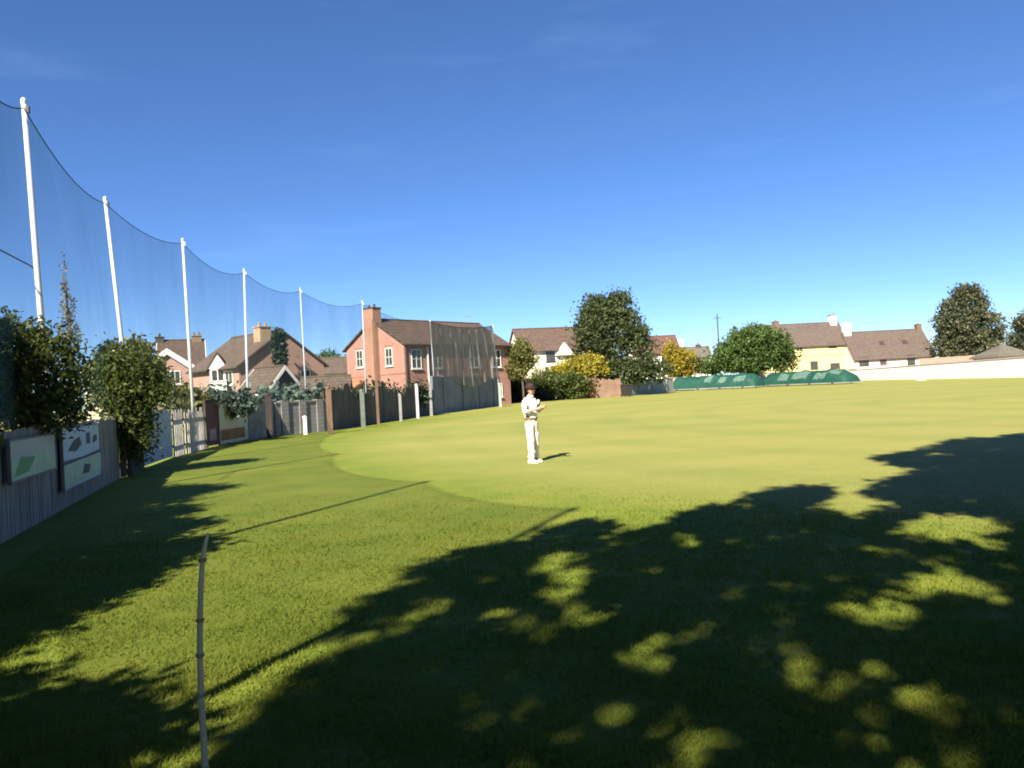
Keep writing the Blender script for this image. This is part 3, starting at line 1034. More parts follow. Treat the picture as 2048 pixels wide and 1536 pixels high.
# --- white house in the middle
D8 = 100
c = P(1098, 700, D8)
H8 = House("white_house", "white rendered house with long brown roof left of the large dark tree", c.x + 1.2, c.y + 3, R(14), 11.5, 7.0, zof(1098, 699, D8), zof(1098, 659, D8 + 3), WHITE_RENDER, DKBROWN_TILE, None)
H8.window('front', -2.0, zof(1088, 712, D8), 1.2, 1.5, DKTRIM)
H8.window('front', 1.6, zof(1128, 712, D8), 1.2, 1.3, WHITE_PAINT)
gx = -.2
zt = zof(1106, 687, D8)
MB().prism([(gx - 1.2, zt - 1.6), (gx + 1.2, zt - 1.6), (gx, zt)], -4.1, -3.52, 'y').build("gablet", WHITE_RENDER, H8.root)
MB().tube([(.9, -3.6, 0.2), (.9, -3.6, H8.ez - .3)], .09, 6).build("downpipe", DKTRIM, H8.root)
lz, lo_ = zof(1066, 716, D8), zof(1049, 758, D8)
MB().prism([(-6.8, 0), (-3.6, 0), (-3.6, lz), (-4.3, lz), (-6.8, lo_)], -6.2, -3.51, 'y').build("lean_to", CREAM, H8.root)
MB().prism([(-7.0, lo_ - .05), (-4.3, lz + .02), (-4.3, lz + .18), (-7.0, lo_ + .12)], -6.4, -3.4, 'y').build("lean_to_roof", CREAM, H8.root)

# --- houses behind the big tree
D9 = 125
c = P(1312, 705, D9)
H9 = House("red_roof_house", "house with reddish roof showing between the large dark tree and the golden tree", c.x, c.y + 3, R(5), 7.5, 6, zof(1320, 704, D9), zof(1320, 674, D9 + 3), WHITE_RENDER, RED_TILE)
H9.chimney(-1.2, 0, H9.rz - .6, zof(1300, 652, D9 + 3), 1.2, 1.0, plain("dark_chimney_brick", (.07, .06, .055)), 2)
H9.window('front', 1.0, H9.ez - 1.1, 1.0, 1.2)
D10 = 150
c = P(1385, 715, D10)
H10 = House("grey_roof_house", "distant house with grey lavender roof and white chimney behind the golden tree", c.x, c.y + 3, R(-5), 7.5, 6, zof(1385, 714, D10), zof(1385, 696, D10 + 3), WHITE_RENDER, SLATE)
H10.chimney(-1.5, 0, H10.rz - .6, zof(1372, 680, D10 + 3), 1.1, 1.0, WHITE_RENDER, 1)
H10.chimney(1.9, 0, H10.rz - .6, zof(1403, 690, D10 + 3), .9, .9, plain("dark_chimney_brick", (.07, .06, .055)), 1)
H10.window('front', 0, H10.ez - 1.0, 1.0, 1.1)

# --- yellow house
D11 = 150
c = P(1622, 700, D11)
H11 = House("yellow_house", "pale yellow two storey house with grey brown roof beside the pink cottage", c.x - 1.5, c.y + 4, R(3), 17.5, 8, zof(1622, 690, D11), zof(1622, 648, D11 + 4), YELLOW_RENDER, PURPLE_TILE, None)
def uof(px, house, D):
    q = P(px, 720, D)
    d = Vector((q.x, q.y, 0)) - house.root.location
    a = house.root.rotation_euler.z
    return d.x * math.cos(a) + d.y * math.sin(a)
H11.window('front', uof(1628, H11, D11), zof(1628, 730, D11), 1.5, 1.5, DKTRIM)
H11.window('front', uof(1671, H11, D11), zof(1671, 731, D11), 1.9, 1.0, DKTRIM)
H11.window('front', uof(1668, H11, D11), zof(1668, 690, D11), 1.5, .9, DKTRIM)
H11.window('front', uof(1600, H11, D11), zof(1600, 698, D11), 1.3, 1.0, YELLOW_RENDER)
MB().box((0, -4.03, zof(1630, 711, D11)), (17.4, .08, .22)).build("string_course", plain("ochre_band", (.45, .33, .18), .9, .2), H11.root)
H11.chimney(H11.L / 2 - 1.0, 0, H11.rz - .8, zof(1692, 630, D11 + 4), 1.3, 1.2, WHITE_RENDER, 2, BROWN_POST)
H11.chimney(-H11.L / 2 + 5.0, 0, H11.rz - .5, zof(1550, 644, D11 + 4), 1.0, 1.0, BROWN_POST, 1)
H11.aerial(H11.L / 2 - .4, .4, H11.rz + .3, 2.0)
# --- pink cottage
D12 = 148
c = P(1786, 715, D12)
H12 = House("pink_cottage", "long low pale pink cottage with steep brown roof right of the yellow house", c.x, c.y + 4, R(2), 15.6, 9, zof(1786, 714, D12), zof(1786, 662, D12 + 4), PINK_RENDER, PURPLE_TILE, None)
for px, ww, hh, mt in ((1724, 1.9, 1.6, DKTRIM), (1763, 1.3, 1.5, plain("dull_red_trim", (.30, .10, .10), .7, .2)), (1820, 1.5, 1.9, DKTRIM), (1860, 1.2, 1.4, DKTRIM)):
    H12.window('front', uof(px, H12, D12), zof(px, 723 - (px - 1724) * .04, D12), ww, hh, mt)
MB().box((0, -4.54, .9), (15.5, .09, 1.5)).build("plinth_band", plain("pink_red_band", (.48, .22, .20), .9, .2), H12.root)
H12.chimney(-H12.L / 2 + .8, 0, H12.rz - .6, zof(1716, 646, D12 + 4), 1.3, 1.2, WHITE_RENDER, 1)
H12.chimney(H12.L / 2 - .5, 0, H12.rz - .6, zof(1862, 648, D12 + 4), .9, 1.0, BROWN_POST, 1)
H12.aerial(-H12.L / 2 + 2.0, 0, H12.rz, 3.0)
for px in (1775, 1822):
    uu = uof(px, H12, D12)
    sl = math.atan2(H12.rz - H12.ez, 4.5)
    o = MB().box((0, 0, 0), (1.0, 1.0, .1)).build("roof_light", plain("rooflight_dark", (.07, .04, .04), .4, .2), H12.roof)
    o.location = (uu, -2.2, H12.ez + (H12.rz - H12.ez) * (1 - 2.2 / 4.5) + .18)
    o.rotation_euler = (sl, 0, 0)
# --- brick pavilion at the right edge
D13 = 104
c = P(2024, 712, D13)
H13 = House("brick_hut", "small brick hut with grey pyramid roof behind the white wall at the right edge", c.x, c.y + 2, R(10), 5.2, 4.6, zof(2020, 711, D13), zof(2018, 690, D13), PINK_BRICK, SLATE, None, hip=2.7, cat="hut")
H13.window('front', 0, H13.ez - .7, 1.0, .7)

# ================================================================== RIGHT WALL
wp, wq = gxy(1700, 761), gxy(2190, 752)
wp, Ln, rz = frame_of(wp, wq)
WW = empty("white_wall", wp, rz)
tag(WW, "long white painted boundary wall across the right side of the field", "wall")
hA = 1.75
MB().prism([(0, -.2), (Ln, -.2), (Ln, 2.25), (0, hA)], -.12, .12, 'y').build("wall", plain("white_wall_paint", (.86, .83, .79), .8, .06, .5), WW)
MB().prism([(0, hA + .004), (Ln, 2.254), (Ln, 2.36), (0, hA + .10)], -.18, .18, 'y').build("coping", plain("pale_pink_coping", (.62, .50, .46), .8, .15, .6), WW)
for k in range(9):
    xx = Ln * (k + .5) / 9
    hz = hA + (2.25 - hA) * (k + .5) / 9
    MB().box((xx, 0, hz / 2), (.5, .27, hz - .02)).build("pier", WHITE_PAINT, WW)
# pink brick wall standing behind it
bp, bq = P(1840, 740, 138), P(2230, 740, 112)
block_wall("brick_wall", "pinkish red brick wall showing above the white boundary wall below the conifer", (bp.x, bp.y), (bq.x, bq.y), 3.1, PINK_BRICK, 5, plain("pale_coping", (.5, .42, .36), .9, .2))
# boards leaning on it
def wboard(label, x0, x1, y0, y1, mk):
    a, b = G(x0, 758 - (x0 - 1700) * .024), G(x1, 758 - (x1 - 1700) * .024)
    a, b = a - Vector((0, 1.3, 0)), b - Vector((0, 1.3, 0))
    p, Ln, rz = frame_of((a.x, a.y), (b.x, b.y))
    root = empty("wall_board", p, rz)
    tag(root, label, "sign", "boards along the white wall")
    MB().box((Ln / 2, 0, .62), (Ln, .05, .95)).build("panel", plain("board_white", (.70, .69, .66), .7, .1, 1), root)
    MB().box((Ln * .5, -.034, .62), (Ln * .84, .014, .42)).build("marking", mk, root)
    for k in (0.1, .9):
        MB().box((Ln * k, .06, .5), (.07, .07, 1.0)).build("leg", GREY_WOOD, root)
    return root
wboard("grey green board leaning low on the white wall, nearest the covers", 1832, 1920, 0, 0, plain("board_grey_green", (.34, .37, .27), .8, .2, 2))
wboard("white board with faint blue grey patch, middle of the white wall", 1928, 1960, 0, 0, plain("board_blue_grey", (.42, .45, .52), .8, .2, 2))
wboard("board with long grey band on the white wall at the right edge", 1968, 2075, 0, 0, plain("board_grey", (.40, .39, .35), .8, .2, 2))
# white peaked marker
g = G(1825, 761)
mk = empty("boundary_marker", (g.x, g.y - 2, 0))
tag(mk, "small white cone shaped marker standing before the white wall", "marker")
MB().lathe([(.45, 0), (.45, .05), (.25, .08), (.06, .75), (.03, .78)], (0, 0, 0), 12).build("cone", WHITE_PAINT, mk)
MB().box((0, 0, .03), (1.0, 1.0, .05)).build("base", WHITE_PAINT, mk)

# ================================================================== PITCH COVERS
COVER_G = plain("green_cover_sheet", (.008, .062, .044), .7, .3, .8)
COVER_L = plain("pale_green_cover_panel", (.085, .16, .13), .75, .45, 2.5)
COVER_D = plain("dark_teal_cover_panel", (.012, .06, .055), .5, .3, 1.5)
def cover(label, px0, px1, ybase0, ybase1, h, W, style):
    a, b = G(px0, ybase0), G(px1, ybase1)
    p, Ln, rz = frame_of((a.x, a.y), (b.x, b.y))
    root = empty("pitch_cover", p, rz)
    tag(root, label, "pitch cover", "wheeled pitch covers at the far field edge")
    # arched sheet with rounded ends
    v, f = [], []
    NX, NA = 40, 14
    for i in range(NX + 1):
        u = i / NX
        e = min(u, 1 - u) * Ln
        k = math.sqrt(max(0.0, 1 - (1 - min(1, e / (1.7 if style == 0 else 2.6))) ** 2)) if e < 2.6 else 1
        k = .18 + .82 * min(1, k)
        sagk = 1 - .05 * abs(math.sin(u * Ln * .8))
        for j in range(NA + 1):
            t = math.pi * j / NA
            q_ = .07 * math.sin(u * Ln * 2.9 + 3 * t) + .05 * math.sin(u * Ln * 5.3 - 4 * t) + .06 * math.sin(u * Ln * 1.1)
            v.append((u * Ln, -W / 2 * math.cos(t) * (.75 + .25 * k), .18 + max(0, h * k * sagk * math.sin(t) ** .8 + q_ * math.sin(t))))
    for i in range(NX):
        for j in range(NA):
            c = i * (NA + 1) + j
            f.append((c, c + 1, c + NA + 2, c + NA + 1))
    for i in (0, NX):
        f.append(tuple(range(i * (NA + 1), i * (NA + 1) + NA + 1)))
    MB().add(v, f).build("sheet", COVER_G, root, smooth=True)
    # base frame, wheels
    fr = MB()
    for sy in (-1, 1):
        fr.box((Ln / 2, sy * W / 2, .2), (Ln, .1, .12))
    for k in range(5):
        fr.box((Ln * k / 4, 0, .2), (.1, W - .1, .1))
    fr.build("base_frame", STEEL, root)
    for k in range(4):
        for sy in (-1, 1):
            MB().prism([(Ln * (k + .5) / 4 + .17 * math.cos(q), .17 + .17 * math.sin(q)) for q in [2 * math.pi * n_ / 12 for n_ in range(12)]],
                       sy * (W / 2 + .06), sy * (W / 2 + .14), 'y').build("wheel", DARK_WOOD, root)
    # panels on the near curve
    if style == 0:
        spans = [(.44, .52, .25, .75, COVER_L), (.54, .58, .2, .7, COVER_D), (.60, .68, .2, .62, COVER_L), (.70, .74, .25, .75, COVER_D), (.77, .88, .22, .55, COVER_L), (.89, .94, .2, .6, COVER_D), (.30, .36, .62, .8, COVER_D)]
    else:
        spans = [(.04, .16, .45, .75, COVER_D), (.24, .36, .15, .62, COVER_L), (.41, .58, .2, .70, COVER_L), (.60, .64, .3, .8, COVER_D), (.66, .78, .15, .55, COVER_L), (.80, .92, .45, .75, COVER_L), (.70, .79, .6, .8, COVER_D)]
    for a0_, a1_, t0, t1, mt in spans:
        vv, ff = [], []
        n1, n2 = 5, 6
        for i in range(n1 + 1):
            u = a0_ + (a1_ - a0_) * i / n1
            e = min(u, 1 - u) * Ln
            k = math.sqrt(max(0.0, 1 - (1 - min(1, e / (1.7 if style == 0 else 2.6))) ** 2)) if e < 2.6 else 1
            k = .18 + .82 * min(1, k)
            sagk = 1 - .05 * abs(math.sin(u * Ln * .8))
            for j in range(n2 + 1):
                t = math.pi * .5 * (t0 + (t1 - t0) * j / n2) + .04 * math.sin(9 * u * Ln)
                vv.append((u * Ln + .25 * j / n2, -W / 2 * math.cos(t) * (.75 + .25 * k) * 1.0 - .03, .18 + h * k * sagk * math.sin(t) ** .8 + .03 + (.07 * math.sin(u * Ln * 2.9 + 3 * t) + .05 * math.sin(u * Ln * 5.3 - 4 * t) + .06 * math.sin(u * Ln * 1.1)) * math.sin(t)))
        for i in range(n1):
            for j in range(n2):
                c = i * (n2 + 1) + j
                ff.append((c, c + 1, c + n2 + 2, c + n2 + 1))
        MB().add(vv, ff).build("panel", mt, root, smooth=True)
    return root
cover("green domed pitch cover with white panels on its right half, left of the two", 1347, 1522, 782, 775, 1.95, 3.4, 0)
cover("green domed pitch cover with broad pale panels in front of the yellow house", 1534, 1708, 773, 767, 1.85, 3.4, 1)

# ================================================================== MID BACKGROUND
# gate, tan fence, dark bin, grey wall
plank_fence("garden_gate", "reddish brown timber gate left of the tan fence under the yellow green shrub", gxy(1172, 797), gxy(1193, 796), 2.45, plain("red_brown_timber", (.19, .075, .045), .85, .25, 2), .22, .01, .02)['category'] = "gate"
plank_fence("tan_fence", "sunlit tan timber fence between the red gate and the dark bin", gxy(1194, 796), gxy(1243, 793), 2.2, plain("tan_timber", (.28, .18, .125), .85, .3, 1), .25, .015, .12)
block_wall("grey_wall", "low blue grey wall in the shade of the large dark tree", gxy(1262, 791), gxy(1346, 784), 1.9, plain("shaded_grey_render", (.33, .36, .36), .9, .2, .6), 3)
block_wall("stone_wall", "pale low garden wall right behind the left green cover", (P(1335, 770, 118).x, 118), (P(1720, 770, 140).x, 141), 2.0, plain("pale_garden_wall", (.50, .46, .40), .9, .3, .4), 6)
g = G(1252, 793)
bn = empty("wheelie_bin", (g.x, g.y - .6, 0), R(15))
tag(bn, "dark wheeled bin standing at the right end of the tan fence", "bin")
MB().prism([(-.5, .1), (.5, .1), (.65, 1.35), (-.65, 1.35)], -.5, .5, 'x').build("body", plain("dark_bin_plastic", (.03, .028, .03), .5, .2), bn, bevel=.03)
MB().box((0, 0, 1.40), (1.1, 1.4, .09)).build("lid", plain("dark_bin_lid", (.05, .03, .03), .5, .2), bn, bevel=.03)
for sx in (-1, 1):
    MB().prism([(.42 + .14 * math.cos(q), .14 + .14 * math.sin(q)) for q in [2 * math.pi * n_ / 10 for n_ in range(10)]], sx * .5, sx * .58, 'x').build("wheel", DARK_WOOD, bn)

# utility pole
c = P(1438, 700, 150)
up = empty("utility_pole", (c.x, c.y, 0))
tag(up, "thin dark utility pole rising behind the round green tree", "pole")
MB().tube([(0, 0, 0), (0, 0, zof(1438, 628, 150))], [.16, .11], 8).build("shaft", DARK_WOOD, up)
MB().box((0, 0, zof(1438, 636, 150)), (1.4, .12, .12)).build("crossarm", DARK_WOOD, up)

# ---------------- trees
G_DARK = leafmat("leaf_dark_olive", (.026, .042, .016), (.078, .100, .037))
G_MID = leafmat("leaf_mid_green", (.030, .060, .014), (.085, .135, .030))
G_BUSH = leafmat("leaf_hedge_green", (.022, .040, .011), (.10, .125, .028))
G_OLIVE = leafmat("leaf_olive", (.060, .070, .018), (.17, .17, .05))
G_YEL = leafmat("leaf_yellow_green", (.15, .135, .012), (.32, .275, .03))
G_GOLD = leafmat("leaf_golden", (.16, .13, .012), (.31, .25, .03))
G_CON = leafmat("needle_dark", (.026, .038, .020), (.088, .088, .045), .15)
G_BLK = leafmat("leaf_blackgreen", (.012, .025, .016), (.04, .06, .028))
G_GREY = leafmat("leaf_grey_brown", (.10, .10, .085), (.20, .19, .16))
G_TEAL = leafmat("leaf_teal_grey", (.05, .085, .07), (.14, .19, .16))

def px_ells(D, lst, depth=0.8):
    """crown lobes given as picture-plane extents at distance D -> base point + ellipsoids in metres"""
    c0 = P(lst[0][0], lst[0][1], D)
    base = Vector((c0.x, c0.y, 0))
    out = []
    for (x, y, rx, ry, *dz) in lst:
        q = P(x, y, D)
        out.append((q.x - base.x, (dz[0] if dz else 0), q.z, rx / F * D, rx / F * D * depth, ry / F * D))
    return base, out

b_, e_ = px_ells(100, [(1222, 680, 58, 70), (1205, 625, 42, 36), (1240, 620, 36, 32), (1185, 655, 36, 40, -1), (1268, 690, 34, 52, -1), (1180, 700, 34, 30), (1240, 745, 62, 26), (1192, 607, 16, 22), (1238, 600, 16, 15), (1285, 738, 32, 24, -2), (1320, 742, 20, 20)])
tree("broadleaf_tree", "largest dark olive tree standing between the white house and the covers", "tree", b_, e_, G_DARK, 640, 13, (.5, .5, .42), .34, .38, 6.5, limbs=9)
b_, e_ = px_ells(118, [(1507, 698, 66, 42), (1470, 712, 40, 32), (1550, 705, 38, 36), (1505, 673, 46, 22), (1440, 722, 28, 22, -1), (1575, 722, 20, 24), (1500, 728, 66, 18)])
tree("round_tree", "rounded dense mid green tree behind the green covers", "tree", b_, e_, G_MID, 620, 13, (.5, .5, .45), .36, .3, 4.0)
b_, e_ = px_ells(146, [(1932, 690, 62, 30), (1935, 650, 58, 36), (1932, 610, 38, 34), (1930, 585, 24, 16), (1890, 655, 24, 34, -1), (1985, 650, 22, 30), (1978, 690, 28, 26), (1888, 695, 22, 22), (1905, 620, 20, 22)])
tree("conifer_tree", "tall dark conifer right of the pink cottage", "tree", b_, e_, G_CON, 620, 13, (.6, .6, .38), .46, .4, 12)
b_, e_ = px_ells(150, [(2045, 665, 26, 32), (2060, 645, 24, 26), (2085, 670, 40, 30), (2030, 690, 16, 20)])
tree("conifer_tree", "dark tree cut by the right picture edge beyond the tall conifer", "tree", b_, e_, G_CON, 220, 13, (.6, .6, .4), .46, .35, 8)
b_, e_ = px_ells(122, [(1362, 720, 26, 24), (1345, 705, 16, 22), (1378, 735, 22, 18), (1358, 742, 24, 14)])
tree("golden_tree", "small golden yellow leaved tree between the dark tree and round tree", "tree", b_, e_, G_GOLD, 170, 13, (.42, .42, .4), .32, .16, 3.0)
b_, e_ = px_ells(121, [(1412, 735, 26, 14), (1400, 728, 14, 12), (1432, 738, 16, 12)])
tree("garden_shrub", "low bright green shrub at the left foot of the round tree", "shrub", b_, e_, G_BUSH, 90, 12, (.4, .4, .32), .3, .1, 1.2, limbs=3)
b_, e_ = px_ells(97, [(1165, 733, 44, 22), (1140, 742, 36, 18), (1192, 735, 22, 24), (1115, 748, 22, 12)])
tree("yellow_shrub", "bright yellow green shrub in front of the white house", "shrub", b_, e_, G_YEL, 210, 13, (.36, .36, .28), .28, .14, 2.6, limbs=5)
b_, e_ = px_ells(94, [(1115, 768, 52, 22), (1085, 765, 30, 22), (1150, 770, 34, 22), (1095, 785, 40, 16), (1140, 788, 34, 14)])
tree("garden_shrub", "dark green shrub mass under the yellow green shrub, right of the fielder", "shrub", b_, e_, G_BUSH, 240, 13, (.36, .36, .3), .28, .14, 1.6, limbs=5)
b_, e_ = px_ells(92, [(1044, 782, 28, 24), (1030, 790, 22, 22), (1070, 792, 24, 16), (1018, 778, 16, 26)])
tree("dark_hedge", "near black low hedge right behind the fielder's head", "hedge", b_, e_, G_BLK, 200, 13, (.3, .3, .3), .26, .12, 1.2, limbs=4)
b_, e_ = px_ells(86, [(1043, 712, 26, 26), (1032, 735, 18, 24), (1058, 720, 16, 20), (1040, 690, 12, 12)])
tree("garden_tree", "small olive brown tree between the brick house and the white house", "tree", b_, e_, G_OLIVE, 130, 13, (.32, .32, .3), .26, .13, 4.0)
b_, e_ = px_ells(66, [(558, 690, 13, 30), (556, 670, 8, 14), (560, 715, 15, 20)])
tree("cypress", "slim dark cypress before the pink gable of the brown roofed house", "tree", b_, e_, G_BLK, 130, 12, (.14, .14, .2), .17, .1, 5)
b_, e_ = px_ells(48, [(285, 735, 34, 36), (270, 700, 22, 20), (305, 755, 26, 30), (250, 745, 26, 26), (292, 700, 12, 14), (325, 785, 22, 18)])
tree("garden_tree", "olive green tree behind the second shrub, hiding part of the gable house", "tree", b_, e_, G_OLIVE, 240, 13, (.28, .28, .26), .18, .12, 3.4)
b_, e_ = px_ells(54, [(212, 708, 14, 24), (203, 730, 12, 22)])
tree("cypress", "small dark tree left of the cream gable", "tree", b_, e_, G_BLK, 70, 12, (.2, .2, .22), .18, .1, 3.4)
b_, e_ = px_ells(125, [(655, 722, 22, 16), (640, 735, 16, 14), (675, 730, 12, 14)])
tree("garden_tree", "distant green tree between the brown roofed house and brick house", "tree", b_, e_, G_MID, 90, 12, (.45, .45, .4), .34, .15, 4)
b_, e_ = px_ells(24, [(135, 620, 14, 66), (128, 545, 6, 44), (142, 665, 22, 40)])
tree("bare_poplar", "thin grey sparse poplar seen through the net beside the tallest pole", "tree", b_, e_, G_GREY, 90, 6, (.05, .05, .14), .055, .06, 4.8, limbs=10, droop=0.0)
# low garden greenery peeping over the fence
for lab, D_, lst, mt in (
        ("teal grey shrub peeping over the cream fence panel", 33, [(452, 808, 38, 12), (425, 800, 20, 12), (480, 806, 22, 12)], G_TEAL),
        ("dull green bush above the pickets below the pink gable", 31, [(372, 805, 34, 16), (352, 795, 18, 20), (395, 808, 18, 12)], G_OLIVE),
        ("dark bush over the mottled grey planks and block wall", 42, [(560, 800, 50, 14), (520, 805, 24, 12), (600, 805, 30, 14), (640, 795, 20, 14)], G_TEAL),
        ("dark climbing greenery along the top of the dark timber fence", 57, [(705, 800, 36, 10), (745, 794, 24, 10), (785, 802, 28, 9), (830, 792, 22, 11)], G_BLK)):
    b_, e_ = px_ells(D_, lst, 0.5)
    tree("garden_shrub", lab, "shrub", b_, e_, mt, 130, 12, (.010 * D_ * .7,) * 3, .0042 * D_, .06, 1.2, limbs=3)

# ---------------- the big shrubs hanging over the near fence
def shrub(label, base, ells, n, mat=G_BUSH, leaf=.055, name="large_shrub", spread=.11, th=1.6, r=.06, per=22, shell=.55):
    return tree(name, label, "shrub", base, ells, mat, n, per, (spread, spread, spread), leaf, r, th, limbs=8, shell=shell, aspect=.5)
b_, e_ = px_ells(12.6, [(60, 760, 95, 95), (-40, 740, 110, 110), (120, 740, 48, 70), (30, 690, 50, 55), (95, 820, 70, 40), (-10, 830, 90, 50), (105, 680, 26, 26), (25, 650, 16, 22), (-120, 740, 120, 130)])
shrub("large dark green shrub overhanging the fence at the left picture edge", b_, e_, 900, leaf=.05)
b_, e_ = px_ells(19.5, [(250, 775, 60, 60), (215, 760, 36, 45), (288, 775, 44, 45), (258, 840, 44, 52), (268, 885, 32, 40), (240, 725, 30, 28), (282, 730, 20, 24)])
shrub("second dark shrub on a short trunk before the fence, right of the sign board", b_, e_, 560, leaf=.065, spread=.14)
# hedge continuing out of frame beside the viewer; it shades the lower left lawn
shrub("tall hedge shrub behind the near fence left of the viewer", (-5.6, 4.6, 0), [(0.1, 1.6, 1.9, .7, 1.0, 1.15), (.05, .2, 1.9, .75, 1.0, 1.2), (.25, -1.3, 1.8, .6, 1.0, 1.2), (.25, -2.3, 1.7, .5, .8, 1.0), (-1.0, 2.7, 2.4, .75, 1.0, 1.15), (-1.7, 4.3, 2.3, .8, 1.2, 1.15)], 1250, leaf=.10, spread=.13)
shrub("bushy hedge shrub directly beside the viewer on the left", (-3.9, .3, 0), [(0, 0, 2.2, .85, 1.0, 1.2), (.5, -1.3, 2.2, .9, 1.0, 1.2), (-.25, .75, 2.1, .6, .7, 1.0), (.9, -2.6, 2.2, .9, 1.0, 1.2), (-.85, 1.2, 1.9, .6, .7, 1.0)], 1250, leaf=.10, spread=.14)

tree("garden_tree", "tall dense garden tree behind the near fence left of the tallest net pole", "tree", (-10.4, 7.6, 0),
     [(0, 0, 4.6, 2.0, 2.2, 1.7), (.6, 1.8, 4.0, 1.5, 1.6, 1.5), (-.6, -1.6, 4.4, 1.6, 1.6, 1.5), (.4, .4, 3.0, 1.8, 2.2, 1.2)], G_BUSH, 900, 22, (.2, .2, .18), .12, .16, 3.6, limbs=9)

# ---------------- trees behind the viewer whose shade covers the near field
edge = [(330, 1600), (430, 1480), (540, 1420), (630, 1370), (690, 1305), (690, 1245), (780, 1180), (860, 1122), (950, 1098), (1040, 1082), (1110, 1062), (1170, 1045), (1215, 1050),
        (1195, 1078), (1290, 1068), (1340, 1044), (1400, 1012), (1490, 996), (1560, 976), (1640, 970), (1690, 985), (1760, 975), (1800, 955), (1850, 940), (1740, 916), (1830, 904), (1900, 882), (2048, 868), (2300, 850), (2700, 850)]
poly = [gxy(*q) for q in edge] + [(24, 15), (14, 4), (5.5, 1.2), (-1.2, 1.8)]
def inside(x, y):
    c_ = False
    j = len(poly) - 1
    for i in range(len(poly)):
        (xi, yi), (xj, yj) = poly[i], poly[j]
        if (yi > y) != (yj > y) and x < (xj - xi) * (y - yi) / (yj - yi) + xi:
            c_ = not c_
        j = i
    return c_
gaps = [(1130, 1160, 55, 52), (1000, 1250, 55, 30), (1270, 1320, 80, 42), (1260, 1430, 60, 48), (1580, 1310, 60, 48), (1640, 1385, 44, 34), (1740, 1478, 52, 44), (1810, 1400, 100, 52),
        (1705, 1010, 68, 26), (1770, 1212, 100, 32), (1880, 1150, 70, 44), (1900, 1058, 140, 24), (1460, 1195, 46, 18), (1400, 1272, 66, 15), (1395, 1090, 30, 10), (1975, 1190, 55, 30),
        (1960, 1280, 45, 20), (880, 1200, 46, 22), (800, 1252, 76, 14), (1180, 1232, 60, 20), (2035, 1430, 34, 34), (1300, 1150, 30, 9), (1560, 1130, 34, 9), (1990, 1340, 34, 18), (960, 1165, 40, 12), (1420, 1390, 40, 18)]
for _ in range(42):
    gaps.append((rnd.uniform(700, 2048), rnd.uniform(1060, 1530), rnd.uniform(18, 36), rnd.uniform(9, 20)))
S_TREES = [(Vector((-3.6, -5.2, 0)), "leafy shade tree behind the viewer to the left"), (Vector((2.2, -3.6, 0)), "leafy shade tree right behind the viewer"),
           (Vector((9.8, 3.6, 0)), "leafy shade tree to the right of the viewer beside the field")]
cl = [[], [], []]
tries = 0
cot = 1 / math.tan(EL)
minx, maxx = min(q[0] for q in poly), max(q[0] for q in poly)
miny, maxy = min(q[1] for q in poly), max(q[1] for q in poly)
maxx = min(maxx, 17)
NCL = 6800
while sum(len(q) for q in cl) < NCL and tries < 200000:
    tries += 1
    gx_, gy_ = rnd.uniform(minx, maxx), rnd.uniform(miny, maxy)
    if not inside(gx_, gy_):
        continue
    pp = pix((gx_, gy_, 0))
    if pp and any(((pp[0] - a) / (rx * 1.08)) ** 2 + ((pp[1] - b) / (ry * 1.15)) ** 2 < 1 for a, b, rx, ry in gaps):
        continue
    ok_ = False
    for _ in range(6):
        z = rnd.uniform(4.6, 9.0) if _ < 3 else rnd.uniform(8.0, 12.0)
        p = Vector((gx_, gy_, 0)) - SH * (z * cot)
        p.z = z
        q = pix(p)
        if not (q and -60 < q[0] < 2048 + 110 and -260 < q[1] < 1700):
            ok_ = True
            break
    if not ok_:
        continue
    k = min(range(3), key=lambda i: (Vector((p.x, p.y, 0)) - S_TREES[i][0]).length)
    cl[k].append((p, rnd.random()))
G_SH = leafmat("leaf_shade_tree", (.030, .060, .012), (.07, .12, .03), .06)
for k, (base, lab) in enumerate(S_TREES):
    root = empty("shade_tree", base)
    tag(root, lab, "tree")
    if not cl[k]:
        continue
    cs = np.array([tuple(p - base) for p, t in cl[k]])
    ts = np.array([t for p, t in cl[k]])
    per = 20
    pts = np.repeat(cs, per, axis=0) + rng.normal(size=(len(cs) * per, 3)) * np.array((.11, .11, .11))
    leaves("crown", pts, np.clip(np.repeat(ts, per) + rng.normal(size=len(pts)) * .15, 0, 1), .13, G_SH, root, .6)
    b = MB()
    ctr = cs.mean(axis=0)
    b.tube([(0, 0, -.1), (0, 0, 1.2), (ctr[0] * .12, ctr[1] * .12, 2.8), (ctr[0] * .35, ctr[1] * .35, 4.8)], [.42, .32, .26, .15], 10)
    for c_ in cs[rng.choice(len(cs), size=min(len(cs), 16), replace=False)]:
        st = Vector((ctr[0] * .2, ctr[1] * .2, 3.6))
        e = Vector(c_)
        if pix((st + e) / 2 + base) and False:
            continue
        b.tube([st, (st + e) / 2 + Vector((0, 0, .5)), e], [.11, .06, .015], 6)
    b.build("trunk", BARK, root, smooth=True)

